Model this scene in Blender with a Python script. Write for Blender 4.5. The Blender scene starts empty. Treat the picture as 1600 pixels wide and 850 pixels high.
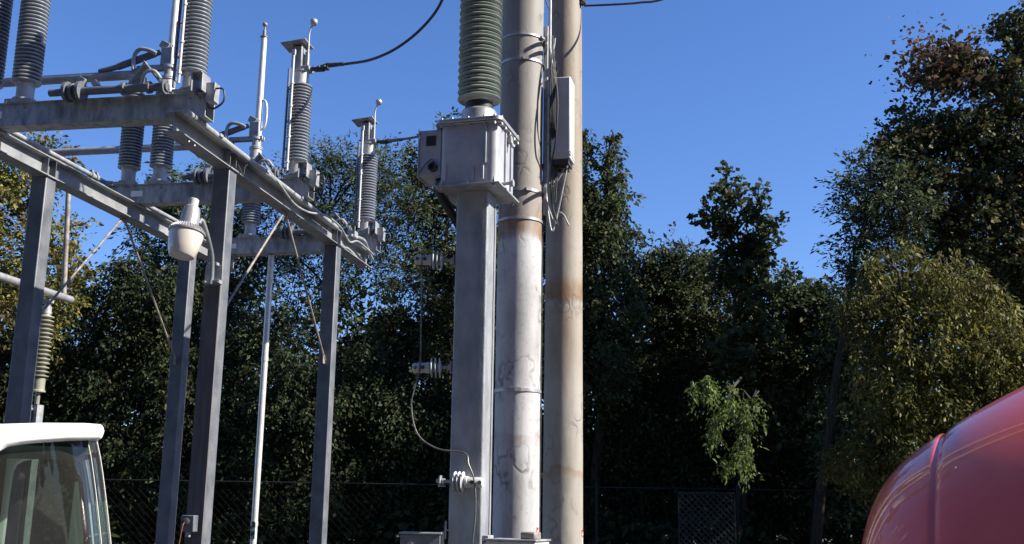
import bpy, math, random
import numpy as np
from mathutils import Vector, Matrix, Euler, Quaternion
random.seed(7)
RAD = math.radians
scn = bpy.context.scene
col = scn.collection

# ------------------------------------------------------------------ camera
F_PX, PITCH, ROLL = 1700.0, RAD(12.24), RAD(0.873)
CAM = Vector((0, 0, 1.6))
cd = bpy.data.cameras.new('camera'); cam = bpy.data.objects.new('camera', cd); col.objects.link(cam)
cd.sensor_width = 36; cd.lens = 36 * F_PX / 1600; cd.clip_end = 2000; cd.clip_start = .05
RM = Matrix.Rotation(math.pi / 2 + PITCH, 4, 'X') @ Matrix.Rotation(ROLL, 4, 'Z')
cam.matrix_world = Matrix.Translation(CAM) @ RM
scn.camera = cam

# ------------------------------------------------------------------ light
SUN_AZ, SUN_EL = RAD(100), RAD(37)
w = bpy.data.worlds.new('World'); scn.world = w; w.use_nodes = True
nt = w.node_tree; nt.nodes.clear()
sky = nt.nodes.new('ShaderNodeTexSky'); sky.sky_type = 'NISHITA'; sky.sun_disc = False
sky.sun_elevation = SUN_EL; sky.sun_rotation = SUN_AZ
sky.altitude = 100; sky.air_density = 1.0; sky.dust_density = 0.3; sky.ozone_density = 3.0
bg = nt.nodes.new('ShaderNodeBackground'); bg.inputs['Strength'].default_value = 0.066
wo = nt.nodes.new('ShaderNodeOutputWorld')
hs = nt.nodes.new('ShaderNodeHueSaturation'); hs.inputs['Saturation'].default_value = 1.12
nt.links.new(sky.outputs[0], hs.inputs['Color']); tn = nt.nodes.new('ShaderNodeMix'); tn.data_type = 'RGBA'; tn.blend_type = 'MULTIPLY'; tn.inputs[0].default_value = 1; tn.inputs[7].default_value = (.98, 1.08, 1.42, 1)
nt.links.new(hs.outputs[0], tn.inputs[6]); nt.links.new(tn.outputs[2], bg.inputs[0]); nt.links.new(bg.outputs[0], wo.inputs[0])
sl = bpy.data.lights.new('sun', 'SUN'); sl.energy = 5.0; sl.angle = RAD(0.5); sl.color = (1, .93, .82)
so = bpy.data.objects.new('sun', sl); col.objects.link(so)
SUN = Vector((math.sin(SUN_AZ) * math.cos(SUN_EL), math.cos(SUN_AZ) * math.cos(SUN_EL), math.sin(SUN_EL)))
so.rotation_euler = SUN.to_track_quat('Z', 'Y').to_euler(); so.location = (0, 0, 30)
scn.view_settings.view_transform = 'Standard'; scn.view_settings.look = 'None'
scn.view_settings.gamma = 1; scn.view_settings.use_curve_mapping = False
scn.view_settings.exposure = 1.0

# ------------------------------------------------------------------ frames of reference
def ray(px, py):
    return RM.to_3x3() @ Vector(((px - 800) / F_PX, (425 - py) / F_PX, -1))
def P(px, py, Y):                                  # a point at the distance Y in front
    d = ray(px, py); return CAM + d * (Y / d.y)
AZ = RAD(10.33)                                    # heading of the switch frame
ORG = Vector((-2.517, 9.109, 0))
UD = Vector((math.sin(AZ), math.cos(AZ), 0)); VD = Vector((-math.cos(AZ), math.sin(AZ), 0))
def S(u, v, z): return ORG + UD * u + VD * v + Vector((0, 0, z))

# ------------------------------------------------------------------ mesh helpers
class MB:
    def __init__(s): s.v = []; s.f = []
    def add(s, vs, fs):
        n = len(s.v); s.v += [Vector(a) for a in vs]; s.f += [tuple(i + n for i in f) for f in fs]; return s
    def box(s, c, size, R=None):
        c = Vector(c); x, y, z = [a / 2 for a in size]
        vs = [Vector((i * x, j * y, k * z)) for i in (-1, 1) for j in (-1, 1) for k in (-1, 1)]
        if R is not None: vs = [R @ a for a in vs]
        return s.add([c + a for a in vs], [(0, 1, 3, 2), (4, 6, 7, 5), (0, 4, 5, 1), (2, 3, 7, 6), (0, 2, 6, 4), (1, 5, 7, 3)])
    def tube(s, pts, r, n=12, caps=True):
        pts = [Vector(p) for p in pts]; m = len(pts)
        rs = r if isinstance(r, (list, tuple)) else [r] * m
        t = (pts[1] - pts[0]).normalized()
        a = t.orthogonal().normalized(); base = len(s.v); vs = []; fs = []
        for i, p in enumerate(pts):
            if i == 0: tn = (pts[1] - pts[0])
            elif i == m - 1: tn = (pts[-1] - pts[-2])
            else: tn = (pts[i + 1] - pts[i]).normalized() + (pts[i] - pts[i - 1]).normalized()
            if tn.length < 1e-9: tn = t.copy()
            tn.normalize(); q = t.rotation_difference(tn); a = (q @ a).normalized(); t = tn
            b = t.cross(a).normalized()
            for k in range(n):
                an = 2 * math.pi * k / n; vs.append(p + (a * math.cos(an) + b * math.sin(an)) * rs[i])
        for i in range(m - 1):
            for k in range(n):
                k2 = (k + 1) % n; fs.append((i * n + k, i * n + k2, (i + 1) * n + k2, (i + 1) * n + k))
        if caps: fs.append(tuple(range(n - 1, -1, -1))); fs.append(tuple((m - 1) * n + k for k in range(n)))
        return s.add(vs, fs)
    def lathe(s, o, prof, ax=(0, 0, 1), n=32):     # prof: (radius, distance along ax)
        ax = Vector(ax).normalized(); o = Vector(o); a = ax.orthogonal().normalized(); b = ax.cross(a)
        vs = []; fs = []; m = len(prof)
        for r, h in prof:
            for k in range(n):
                an = 2 * math.pi * k / n; vs.append(o + ax * h + (a * math.cos(an) + b * math.sin(an)) * max(r, 1e-5))
        for i in range(m - 1):
            for k in range(n):
                k2 = (k + 1) % n; fs.append((i * n + k, i * n + k2, (i + 1) * n + k2, (i + 1) * n + k))
        if prof[0][0] > 1e-4: fs.append(tuple(range(n - 1, -1, -1)))
        if prof[-1][0] > 1e-4: fs.append(tuple((m - 1) * n + k for k in range(n)))
        return s.add(vs, fs)
    def ball(s, c, r, n=20, sc=(1, 1, 1)):
        k = 10; k0 = len(s.v)
        s.lathe(c, [(r * math.sin(math.pi * i / k), -r * math.cos(math.pi * i / k)) for i in range(k + 1)], n=n)
        c = Vector(c)
        for i in range(k0, len(s.v)):
            d = s.v[i] - c; s.v[i] = c + Vector((d.x * sc[0], d.y * sc[1], d.z * sc[2]))
        return s
    def prism(s, poly, d0, d1):                    # poly: 3D points, extruded from +d0 to +d1
        d0 = Vector(d0); d1 = Vector(d1); n = len(poly)
        vs = [Vector(p) + d0 for p in poly] + [Vector(p) + d1 for p in poly]
        return s.add(vs, [tuple(range(n))[::-1], tuple(range(n, 2 * n))] + [(i, (i + 1) % n, n + (i + 1) % n, n + i) for i in range(n)])
    def build(s, name, m, parent=None, bevel=0, sharp=35, flat=False):
        me = bpy.data.meshes.new(name)
        inv = Matrix.Identity(4)
        if parent is not None:
            r = parent
            while r.parent is not None: r = r.parent
            inv = (Matrix.LocRotScale(r.location, r.rotation_euler, None)).inverted()
        me.from_pydata([tuple(inv @ v) for v in s.v], [], s.f); me.update()
        import bmesh
        bm = bmesh.new(); bm.from_mesh(me); bmesh.ops.recalc_face_normals(bm, faces=bm.faces); bm.to_mesh(me); bm.free()
        if not flat:
            me.polygons.foreach_set('use_smooth', [True] * len(me.polygons)); me.set_sharp_from_angle(angle=RAD(sharp))
        me.materials.append(m)
        o = bpy.data.objects.new(name, me); col.objects.link(o)
        if parent is not None: o.parent = parent
        if bevel:
            b = o.modifiers.new('bevel', 'BEVEL'); b.width = bevel; b.segments = 2; b.limit_method = 'ANGLE'; b.angle_limit = RAD(50)
        return o
def bolts(lst, m, parent, name='bolt'):          # each bolt its own small mesh: (position, profile, axis)
    for p, prof, ax in lst: MB().lathe(p, prof, ax, 6).build(name, m, parent)
Z = (0, 0, 1)
def rz(a): return Matrix.Rotation(a, 3, 'Z')
RS = rz(-AZ)                                       # box orientation of the switch frame
def spline(pts, k=8):                              # Catmull-Rom through the points
    pts = [Vector(p) for p in pts]; q = [pts[0] * 2 - pts[1]] + pts + [pts[-1] * 2 - pts[-2]]; out = []
    for i in range(1, len(q) - 2):
        a, b, c, d = q[i - 1:i + 3]
        for j in range(k):
            t = j / k
            out.append(.5 * ((2 * b) + (c - a) * t + (2 * a - 5 * b + 4 * c - d) * t * t + (3 * b - a - 3 * c + d) * t ** 3))
    out.append(pts[-1]); return out
def tag(o, label=None, cat=None, group=None, kind=None):
    if label: o['label'] = label
    if cat: o['category'] = cat
    if group: o['group'] = group
    if kind: o['kind'] = kind
    return o
def empty(name, loc, rot=0, **k):
    o = bpy.data.objects.new(name, None); col.objects.link(o); o.location = loc; o.rotation_euler = (0, 0, rot)
    return tag(o, **k)
def copy_tree(o, parent=None):
    c = o.copy(); col.objects.link(c)
    if parent is not None: c.parent = parent
    for ch in list(o.children): copy_tree(ch, c)
    return c

# ------------------------------------------------------------------ materials
def mat(name, c1, c2=None, rough=.5, metal=0, scale=6, stretch=(1, 1, 1), bump=0, bscale=40, spec=.5, lo=.35, hi=.65, rvar=0, coat=0):
    m = bpy.data.materials.new(name); m.use_nodes = True; t = m.node_tree; N = t.nodes; L = t.links
    b = N['Principled BSDF']; b.inputs['Roughness'].default_value = rough; b.inputs['Metallic'].default_value = metal
    b.inputs['Specular IOR Level'].default_value = spec; b.inputs['Coat Weight'].default_value = coat; b.inputs['Coat Roughness'].default_value = .04
    tc = N.new('ShaderNodeTexCoord'); mp = N.new('ShaderNodeMapping'); mp.inputs['Scale'].default_value = stretch
    L.new(tc.outputs['Object'], mp.inputs[0])
    no = N.new('ShaderNodeTexNoise'); no.inputs['Scale'].default_value = scale; no.inputs['Detail'].default_value = 6; no.inputs['Roughness'].default_value = .6
    L.new(mp.outputs[0], no.inputs['Vector'])
    r = N.new('ShaderNodeValToRGB'); r.color_ramp.elements[0].position = lo; r.color_ramp.elements[1].position = hi
    c2 = c2 or c1
    r.color_ramp.elements[0].color = (*c1, 1); r.color_ramp.elements[1].color = (*c2, 1)
    L.new(no.outputs['Fac'], r.inputs[0]); L.new(r.outputs[0], b.inputs['Base Color'])
    if rvar:
        mr = N.new('ShaderNodeMapRange'); mr.inputs['To Min'].default_value = rough - rvar; mr.inputs['To Max'].default_value = rough + rvar
        L.new(no.outputs['Fac'], mr.inputs['Value']); L.new(mr.outputs[0], b.inputs['Roughness'])
    if bump:
        n2 = N.new('ShaderNodeTexNoise'); n2.inputs['Scale'].default_value = bscale; n2.inputs['Detail'].default_value = 4
        L.new(mp.outputs[0], n2.inputs['Vector'])
        bp = N.new('ShaderNodeBump'); bp.inputs['Strength'].default_value = bump; bp.inputs['Distance'].default_value = .01
        L.new(n2.outputs['Fac'], bp.inputs['Height']); L.new(bp.outputs[0], b.inputs['Normal'])
    return m
M = dict(
    galv=mat('galvanised_steel', (.25, .26, .275), (.40, .41, .42), .5, .25, 9, bump=.15, bscale=60, rvar=.12),
    galv_streak=mat('galvanised_streaked', (.16, .18, .2), (.42, .44, .46), .55, .3, 5, (3, 3, 1), bump=.2, bscale=30, lo=.32, hi=.62, rvar=.1),
    bright=mat('bright_aluminium_tube', (.55, .55, .54), (.68, .67, .65), .4, .25, 14, rvar=.08),
    beam=mat('grey_steel_sunlit', (.19, .2, .21), (.3, .31, .32), .5, .1, 5, bump=.1, bscale=40, rvar=.08),  # same paint as the posts, lightened to stand for sunlit webs
    steel=mat('painted_grey_steel', (.10, .112, .13), (.18, .19, .21), .5, .15, 5, bump=.1, bscale=40, rvar=.08),  # darkened to stand for the shaded post fronts, shared by fittings
    pedestal=mat('brushed_galvanised', (.2, .22, .24), (.38, .395, .41), .5, .2, 3.2, (2.2, 2.2, 1), bump=.35, bscale=18, lo=.3, hi=.7, rvar=.12),
    alu=mat('aluminium', (.34, .34, .345), (.46, .46, .46), .42, .55, 14, bump=.1, bscale=70, rvar=.1),
    tank=mat('light_grey_paint', (.31, .325, .36), (.41, .425, .46), .45, .0, 7, bump=.06, bscale=50, rvar=.08),
    cast=mat('cast_galvanised', (.34, .345, .35), (.5, .5, .495), .5, .15, 12, bump=.15, bscale=60),
    dark=mat('dark_metal', (.04, .042, .045), (.08, .082, .085), .5, .4, 10, bump=.1),
    black=mat('black_rubber', (.012, .012, .013), (.02, .02, .021), .55, 0, 10),
    porc=mat('grey_porcelain', (.22, .245, .285), (.28, .305, .345), .26, 0, 6, spec=.6, rvar=.06),
    porcgreen=mat('green_porcelain', (.2, .242, .213), (.275, .312, .285), .26, 0, 6, spec=.6, rvar=.06),
    porccream=mat('weathered_cream_porcelain', (.2, .2, .15), (.32, .31, .24), .4, 0, 6),
    porcwhite=mat('pale_polymer', (.42, .43, .44), (.55, .56, .57), .45, 0, 12),
    lens=None, cable=mat('bare_cable', (.07, .07, .068), (.18, .17, .16), .5, .5, 40),
    cabinet=mat('grey_cabinet', (.44, .46, .45), (.54, .55, .53), .5, 0, 8, bump=.04, rvar=.06),
    wood=mat('brown_weathered_wood', (.09, .08, .08), (.14, .125, .12), .8, 0, 5, (6, 6, .5), bump=.4),
    rust=mat('rusty_pipe', (.17, .14, .12), (.34, .31, .28), .6, .2, 8, (1, 1, 2), rvar=.1),
    white=mat('white_car_paint', (.78, .79, .8), (.82, .83, .83), .3, 0, 3, coat=.6),
    trim=mat('black_trim', (.015, .015, .016), (.03, .03, .03), .4, 0, 5),
    seatbelt=mat('pale_interior_trim', (.12, .15, .145), (.16, .19, .18), .7, 0, 5),
    label_red=mat('red_label', (.55, .02, .03), (.62, .04, .04), .4), label_white=mat('white_label', (.7, .7, .7), (.78, .78, .78), .5),
    cord=mat('orange_cord', (.2, .06, .03), (.25, .08, .04), .5),
    bark=mat('bark', (.02, .017, .013), (.055, .046, .036), .9, 0, 4, (5, 5, 1), bump=.6, bscale=12),
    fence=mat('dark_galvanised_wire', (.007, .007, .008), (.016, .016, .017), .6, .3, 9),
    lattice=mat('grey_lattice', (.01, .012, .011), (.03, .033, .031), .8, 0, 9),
    tyre=mat('tyre_rubber', (.02, .02, .02), (.03, .03, .03), .8, 0, 9),
)
def lens_mat():
    m = bpy.data.materials.new('frosted_refractor'); m.use_nodes = True; b = m.node_tree.nodes['Principled BSDF']
    b.inputs['Base Color'].default_value = (.62, .58, .52, 1); b.inputs['Roughness'].default_value = .22
    b.inputs['Subsurface Weight'].default_value = .5; b.inputs['Subsurface Radius'].default_value = (.08, .07, .06)
    b.inputs['Coat Weight'].default_value = .5
    t = m.node_tree; tc = t.nodes.new('ShaderNodeTexCoord'); wv = t.nodes.new('ShaderNodeTexWave'); wv.bands_direction = 'Z'; wv.inputs['Scale'].default_value = 30
    bp = t.nodes.new('ShaderNodeBump'); bp.inputs['Strength'].default_value = .06; bp.inputs['Distance'].default_value = .004
    t.links.new(tc.outputs['Object'], wv.inputs['Vector']); t.links.new(wv.outputs['Fac'], bp.inputs['Height']); t.links.new(bp.outputs[0], b.inputs['Normal'])
    return m
M['lens'] = lens_mat()
def glass_mat():
    m = bpy.data.materials.new('tinted_glass'); m.use_nodes = True; t = m.node_tree; N = t.nodes; L = t.links; N.clear()
    o = N.new('ShaderNodeOutputMaterial'); tr = N.new('ShaderNodeBsdfTransparent'); tr.inputs[0].default_value = (.42, .5, .46, 1)
    gl = N.new('ShaderNodeBsdfGlossy'); gl.inputs['Roughness'].default_value = .02; gl.inputs[0].default_value = (1, 1, 1, 1)
    df = N.new('ShaderNodeBsdfDiffuse'); df.inputs[0].default_value = (.3, .3, .28, 1)
    fr = N.new('ShaderNodeFresnel'); fr.inputs[0].default_value = 1.5
    m0 = N.new('ShaderNodeMixShader'); m0.inputs[0].default_value = .06
    m1 = N.new('ShaderNodeMixShader'); L.new(fr.outputs[0], m1.inputs[0])
    L.new(tr.outputs[0], m0.inputs[1]); L.new(df.outputs[0], m0.inputs[2]); L.new(m0.outputs[0], m1.inputs[1]); L.new(gl.outputs[0], m1.inputs[2]); L.new(m1.outputs[0], o.inputs[0])
    return m
M['glass'] = glass_mat()

def pole_mat(name, lower, upper, z_change, rust_bands, blotches):
    """weathered concrete pole: tan above z_change, pale below, rust rings, finger-shaped grey cast marks"""
    m = bpy.data.materials.new(name); m.use_nodes = True; t = m.node_tree; N = t.nodes; L = t.links; b = N['Principled BSDF']
    b.inputs['Roughness'].default_value = .62; b.inputs['Specular IOR Level'].default_value = .35
    tc = N.new('ShaderNodeTexCoord'); sp = N.new('ShaderNodeSeparateXYZ'); L.new(tc.outputs['Object'], sp.inputs[0])
    def math_(op, a, bb=None, c=None):
        n = N.new('ShaderNodeMath'); n.operation = op
        for i, x in enumerate((a, bb, c)):
            if x is None: continue
            if isinstance(x, (int, float)): n.inputs[i].default_value = x
            else: L.new(x, n.inputs[i])
        return n.outputs[0]
    def noise(scale, st, detail=5, rough=.6):
        mp = N.new('ShaderNodeMapping'); mp.inputs['Scale'].default_value = st; L.new(tc.outputs['Object'], mp.inputs[0]); mp.inputs['Location'].default_value = (0, 0, len(name) * 3.37 - 40)
        n = N.new('ShaderNodeTexNoise'); n.inputs['Scale'].default_value = scale; n.inputs['Detail'].default_value = detail; n.inputs['Roughness'].default_value = rough
        L.new(mp.outputs[0], n.inputs['Vector']); return n
    def mix(fac, a, bb, mode='MIX'):
        n = N.new('ShaderNodeMix'); n.data_type = 'RGBA'; n.blend_type = mode
        if isinstance(fac, (int, float)): n.inputs[0].default_value = fac
        else: L.new(fac, n.inputs[0])
        for i, x in ((6, a), (7, bb)):
            if isinstance(x, tuple): n.inputs[i].default_value = (*x, 1)
            else: L.new(x, n.inputs[i])
        return n.outputs[2]
    def smooth(x, a, bb, lo=0, hi=1):
        n = N.new('ShaderNodeMapRange'); n.interpolation_type = 'SMOOTHSTEP'; L.new(x, n.inputs[0])
        n.inputs[1].default_value = a; n.inputs[2].default_value = bb; n.inputs[3].default_value = lo; n.inputs[4].default_value = hi; return n.outputs[0]
    n1 = noise(2.2, (1, 1, .55)); n2 = noise(9, (1, 1, .35), 6); nd = noise(3.5, (1, 1, 1), 3)
    z = sp.outputs['Z']; zn = math_('ADD', z, math_('MULTIPLY', math_('SUBTRACT', nd.outputs['Fac'], .5), .3))
    c = mix(smooth(zn, z_change - .12, z_change + .25), lower, upper)
    c = mix(smooth(n1.outputs['Fac'], .35, .7, 0, .5), c, tuple(a * .68 for a in upper))
    c = mix(smooth(n2.outputs['Fac'], .45, .75, 0, .3), c, (.2, .19, .18))
    n3 = noise(7, (1, 1, .07), 4); c = mix(smooth(n3.outputs['Fac'], .5, .72, 0, .45), c, (.2, .19, .17))
    n4 = noise(30, (1, 1, .8), 3); c = mix(smooth(n4.outputs['Fac'], .56, .7, 0, .35), c, (.22, .2, .18))
    for (zr, wu, wd, amt) in rust_bands:           # a rusty ring at zr, fading up over wu and down over wd
        up = smooth(zn, zr, zr + wu, 1, 0); dn = smooth(zn, zr - wd, zr, 0, 1)
        f = math_('MULTIPLY', math_('MULTIPLY', up, dn), amt)
        f = math_('MULTIPLY', f, smooth(n2.outputs['Fac'], .25, .6, .45, 1)); f = math_('MULTIPLY', f, smooth(n3.outputs['Fac'], .3, .6, .6, 1))
        c = mix(f, c, (.2, .095, .03))
    # finger-shaped grey marks
    mp = N.new('ShaderNodeMapping'); mp.inputs['Scale'].default_value = (3.2, 3.2, 2.6); L.new(tc.outputs['Object'], mp.inputs[0]); mp.inputs['Location'].default_value = (0, 0, len(name) * 3.37 - 40)
    nw = N.new('ShaderNodeTexNoise'); nw.inputs['Scale'].default_value = 1.7; nw.inputs['Detail'].default_value = 2; L.new(mp.outputs[0], nw.inputs['Vector'])
    ad = N.new('ShaderNodeMix'); ad.data_type = 'RGBA'; ad.blend_type = 'LINEAR_LIGHT'; ad.inputs[0].default_value = .45
    L.new(mp.outputs[0], ad.inputs[6]); L.new(nw.outputs['Color'], ad.inputs[7])
    vo = N.new('ShaderNodeTexVoronoi'); vo.feature = 'F1'; vo.inputs['Scale'].default_value = 1.7; L.new(ad.outputs[2], vo.inputs['Vector'])
    ring = math_('MULTIPLY', smooth(vo.outputs['Distance'], .36, .44), smooth(vo.outputs['Distance'], .46, .56, 1, 0))
    brk = smooth(noise(2.6, (1, 1, 1.2), 2).outputs['Fac'], .47, .66)
    mark = math_('MULTIPLY', math_('MULTIPLY', ring, brk), blotches * .7)
    c = mix(mark, c, (.13, .12, .11))
    sb = noise(6.5, (1, 1, .6), 3); spot = smooth(sb.outputs['Fac'], .66, .74, 0, blotches * .75)
    c = mix(spot, c, (.16, .14, .125))
    L.new(c, b.inputs['Base Color'])
    bp = N.new('ShaderNodeBump'); bp.inputs['Strength'].default_value = .35; bp.inputs['Distance'].default_value = .01
    L.new(math_('SUBTRACT', n2.outputs['Fac'], math_('MULTIPLY', mark, .8)), bp.inputs['Height']); L.new(bp.outputs[0], b.inputs['Normal'])
    return m
M['pole_near'] = pole_mat('pale_concrete', (.52, .525, .53), (.27, .258, .232), 3.84, [(3.9, .2, .12, .85), (3.9, .9, .1, .2), (2.18, .03, .12, .3)], 1.0)
M['pole_far'] = pole_mat('tan_concrete', (.36, .34, .295), (.31, .275, .215), 4.2, [(3.62, .28, .07, .95), (3.62, .7, .1, .35), (3.5, .05, 1.1, .38), (5.2, 2.2, .8, .22), (1.95, .03, .1, .5)], .85)

def leaf_mat(name, ramp, patch=None, pscale=.35, transl=.3):
    m = bpy.data.materials.new(name); m.use_nodes = True; t = m.node_tree; N = t.nodes; L = t.links
    b = N['Principled BSDF']; b.inputs['Roughness'].default_value = .6; b.inputs['Specular IOR Level'].default_value = .2
    g = N.new('ShaderNodeNewGeometry'); r = N.new('ShaderNodeValToRGB'); cr = r.color_ramp
    while len(cr.elements) < len(ramp): cr.elements.new(.5)
    for e, (p, c) in zip(cr.elements, ramp): e.position = p; e.color = (*c, 1)
    L.new(g.outputs['Random Per Island'], r.inputs[0]); c = r.outputs[0]
    if patch:
        tc = N.new('ShaderNodeTexCoord'); no = N.new('ShaderNodeTexNoise'); no.inputs['Scale'].default_value = pscale; no.inputs['Detail'].default_value = 3
        L.new(tc.outputs['Object'], no.inputs['Vector'])
        ad = N.new('ShaderNodeMath'); ad.operation = 'MULTIPLY_ADD'; ad.inputs[1].default_value = .22; L.new(g.outputs['Random Per Island'], ad.inputs[0]); L.new(no.outputs['Fac'], ad.inputs[2])
        mr = N.new('ShaderNodeMapRange'); mr.inputs[1].default_value = patch[0]; mr.inputs[2].default_value = patch[1]; L.new(ad.outputs[0], mr.inputs[0])
        mx = N.new('ShaderNodeMix'); mx.data_type = 'RGBA'; L.new(mr.outputs[0], mx.inputs[0]); L.new(c, mx.inputs[6]); mx.inputs[7].default_value = (*patch[2], 1); c = mx.outputs[2]
    tc2 = N.new('ShaderNodeTexCoord'); n2 = N.new('ShaderNodeTexNoise'); n2.inputs['Scale'].default_value = 1.1; n2.inputs['Detail'].default_value = 2; L.new(tc2.outputs['Object'], n2.inputs['Vector'])
    m2 = N.new('ShaderNodeMapRange'); m2.inputs[1].default_value = .3; m2.inputs[2].default_value = .7; m2.inputs[3].default_value = .55; m2.inputs[4].default_value = 1.45; L.new(n2.outputs['Fac'], m2.inputs[0])
    vm = N.new('ShaderNodeVectorMath'); vm.operation = 'SCALE'; L.new(c, vm.inputs[0]); L.new(m2.outputs[0], vm.inputs['Scale']); c = vm.outputs[0]
    L.new(c, b.inputs['Base Color'])
    tr = N.new('ShaderNodeBsdfTranslucent'); L.new(c, tr.inputs[0]); mx = N.new('ShaderNodeMixShader'); mx.inputs[0].default_value = transl
    L.new(b.outputs[0], mx.inputs[1]); L.new(tr.outputs[0], mx.inputs[2]); L.new(mx.outputs[0], N['Material Output'].inputs[0])
    return m
GREEN = [(0, (.032, .046, .020)), (.5, (.056, .078, .030)), (.9, (.085, .10, .038)), (1, (.14, .125, .045))]
LM = dict(
    deep_shade=leaf_mat('shade_dark_leaves', [(0, (.018, .027, .012)), (.5, (.032, .047, .018)), (.93, (.05, .062, .024)), (1, (.09, .08, .03))], None),  # green darkened to stand for the shade low among the trees
    dark=leaf_mat('dark_green_leaves', GREEN, (.62, .9, (.10, .085, .03))),
    autumn=leaf_mat('yellowing_leaves', [(0, (.06, .08, .025)), (.4, (.14, .15, .04)), (.88, (.26, .22, .055)), (1, (.28, .15, .05))], (.72, .9, (.22, .12, .045)), .6, .3),
    blue=leaf_mat('blue_green_leaves', [(0, (.036, .054, .032)), (.6, (.068, .094, .045)), (1, (.115, .135, .055))], (.65, .9, (.09, .1, .035))),
    cotton=leaf_mat('round_glossy_leaves', [(0, (.030, .044, .022)), (.7, (.06, .078, .032)), (1, (.12, .115, .045))], None),
    big=leaf_mat('maple_leaves', [(0, (.038, .048, .021)), (.6, (.07, .082, .032)), (.92, (.13, .115, .04)), (1, (.2, .09, .04))], (.68, .82, (.17, .085, .045)), .25),
    yellowgreen=leaf_mat('yellow_green_leaves', [(0, (.05, .058, .018)), (.5, (.115, .12, .03)), (.85, (.2, .185, .042)), (1, (.28, .23, .055))], (.6, .85, (.15, .12, .03)), .5, .3),
    vine=leaf_mat('bright_vine_leaves', [(0, (.06, .09, .022)), (1, (.15, .19, .05))], None),
)

# ------------------------------------------------------------------ ground
def ground():
    g = MB().add([(-600, -600, 0), (600, -600, 0), (600, 600, 0), (-600, 600, 0)], [(0, 1, 2, 3)])
    m = mat('worn_asphalt', (.035, .035, .036), (.075, .074, .072), .9, 0, 25, bump=.8, bscale=60, lo=.3, hi=.7)
    tag(g.build('ground', m, flat=True), kind='structure')
    g = MB().add([(-120, 22.6, .004), (120, 22.6, .004), (120, 140, .004), (-120, 140, .004)], [(0, 1, 2, 3)])
    g = MB().add([(.4, -7, .004), (16, -7, .004), (16, 4.9, .004), (.4, 4.9, .004)], [(0, 1, 2, 3)])  # unseen pale pad added to bounce sunlight onto the truck
    tag(g.build('bounce_apron', mat('pale_bounce_slab', (.42, .37, .32), (.55, .5, .44), .85, 0, 3, bump=.3), flat=True), kind='structure')
    m2 = mat('leaf_litter', (.03, .024, .015), (.07, .06, .03), .95, 0, 6, bump=.8, bscale=40)
    tag(g.build('woodland_ground', m2, flat=True), kind='structure')
ground()

# ------------------------------------------------------------------ steel frame of the switches
ZB, HB = 4.45, .18                                  # underside and height of the two long beams
DV, U4, HW = 1.742, 2.808, .075
def frame():
    root = empty('steel_support_frame', S(U4 / 2, DV / 2, 0), -AZ, label='tall grey galvanised steel frame of I-beams on four posts carrying the three switches', cat='steel frame')
    for u, v in ((0, 0), (U4, 0), (0, DV), (U4, DV)):
        m = MB().box(S(u, v, ZB / 2 - .006), (2 * HW, 2 * HW, ZB - .012), RS)
        p = m.build('post', M['steel'], root, .008)
        MB().box(S(u, v, ZB - .006), (.19, .17, .012), RS).build('cap_plate', M['galv'], p, .002)
        MB().box(S(u, v, .0125), (.3, .3, .025), RS).build('foot_plate', M['galv'], p, .002)
        if (u, v) == (0, 0): MB().box(S(-HW - .011, -.002, 1.72), (.146, .018, 3.36), RS).build('board', M['wood'], root)
    for v, u0, u1 in ((0, -.98, 4.03), (DV, -.98, 4.03)):
        L = u1 - u0; m = MB(); t = .011; uc = (u0 + u1) / 2
        for zz in (ZB + t / 2, ZB + HB - t / 2): m.box(S(uc, v, zz), (2 * HW, L, t), RS)
        m.box(S(uc, v, ZB + HB / 2), (.009, L, HB - 2 * t), RS)
        b = m.build('beam', M['beam'], root, .002)
        bolts([(S(u + a, v + bb, ZB - .022), [(.011, 0), (.011, .021)], Z) for u in (-.75, 1.58, 3.9) for a in (-.05, .05) for bb in (-.052, .052)], M['galv'], b)
        for u in (-.06, .06, U4 - .06, U4 + .06): MB().box(S(u, v, ZB + HB / 2), (2 * HW - .012, .008, HB - .026), RS).build('stiffener', M['steel'], b)
    for v in (0, DV):
        for u in (HW + .003, U4 - HW - .003):
            zlow = 3.15; um = 1.38 + (.035 if u > 1 else -.035)
            m = MB().tube([S(u, v, zlow), S(um, v, ZB - .03)], .0115, 8)
            m.box(S(u + (.03 if u < 1 else -.03), v, zlow), (.008, .06, .09), RS)
            m.box(S(um, v, ZB - .03), (.008, .06, .055), RS)
            m.build('brace_rod', M['rust'], root)
frame()

# ------------------------------------------------------------------ one disconnect switch (local: x right, y away, z up from the beam top)
ZS = ZB + HB + .003; ZT = 1.385
def insulator(m_cap, root, x, z0, z1, r=.117, pitch=.0335, matk='porc', name='insulator', y=0, capr=.072):
    i = MB(); prof = []; n = int((z1 - z0 - .3) / pitch); zs = z0 + .16
    prof.append((.075, zs - .02))
    for k in range(n):
        z = zs + k * pitch
        prof += [(.079, z), (r - .003, z + .005), (r, z + .008), (r, z + .0145), (r - .004, z + .018), (.082, z + .027)]
    ze = zs + n * pitch; prof.append((.075, ze + .01))
    o = i.lathe((x, y, 0), prof, n=32).build(name, M[matk], root)
    c = MB(); c.lathe((x, y, 0), [(.098, z0), (.098, z0 + .014), (capr, z0 + .016), (capr, z0 + .13), (capr + .005, z0 + .135), (capr + .005, zs)], n=28)
    c.build('bottom_cap', M[m_cap], o); c = MB()
    c.lathe((x, y, 0), [(capr + .003, ze), (capr + .003, z1 - .012), (.085, z1 - .012), (.085, z1)], n=28)
    c.build('top_cap', M[m_cap], o)
    return o
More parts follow.
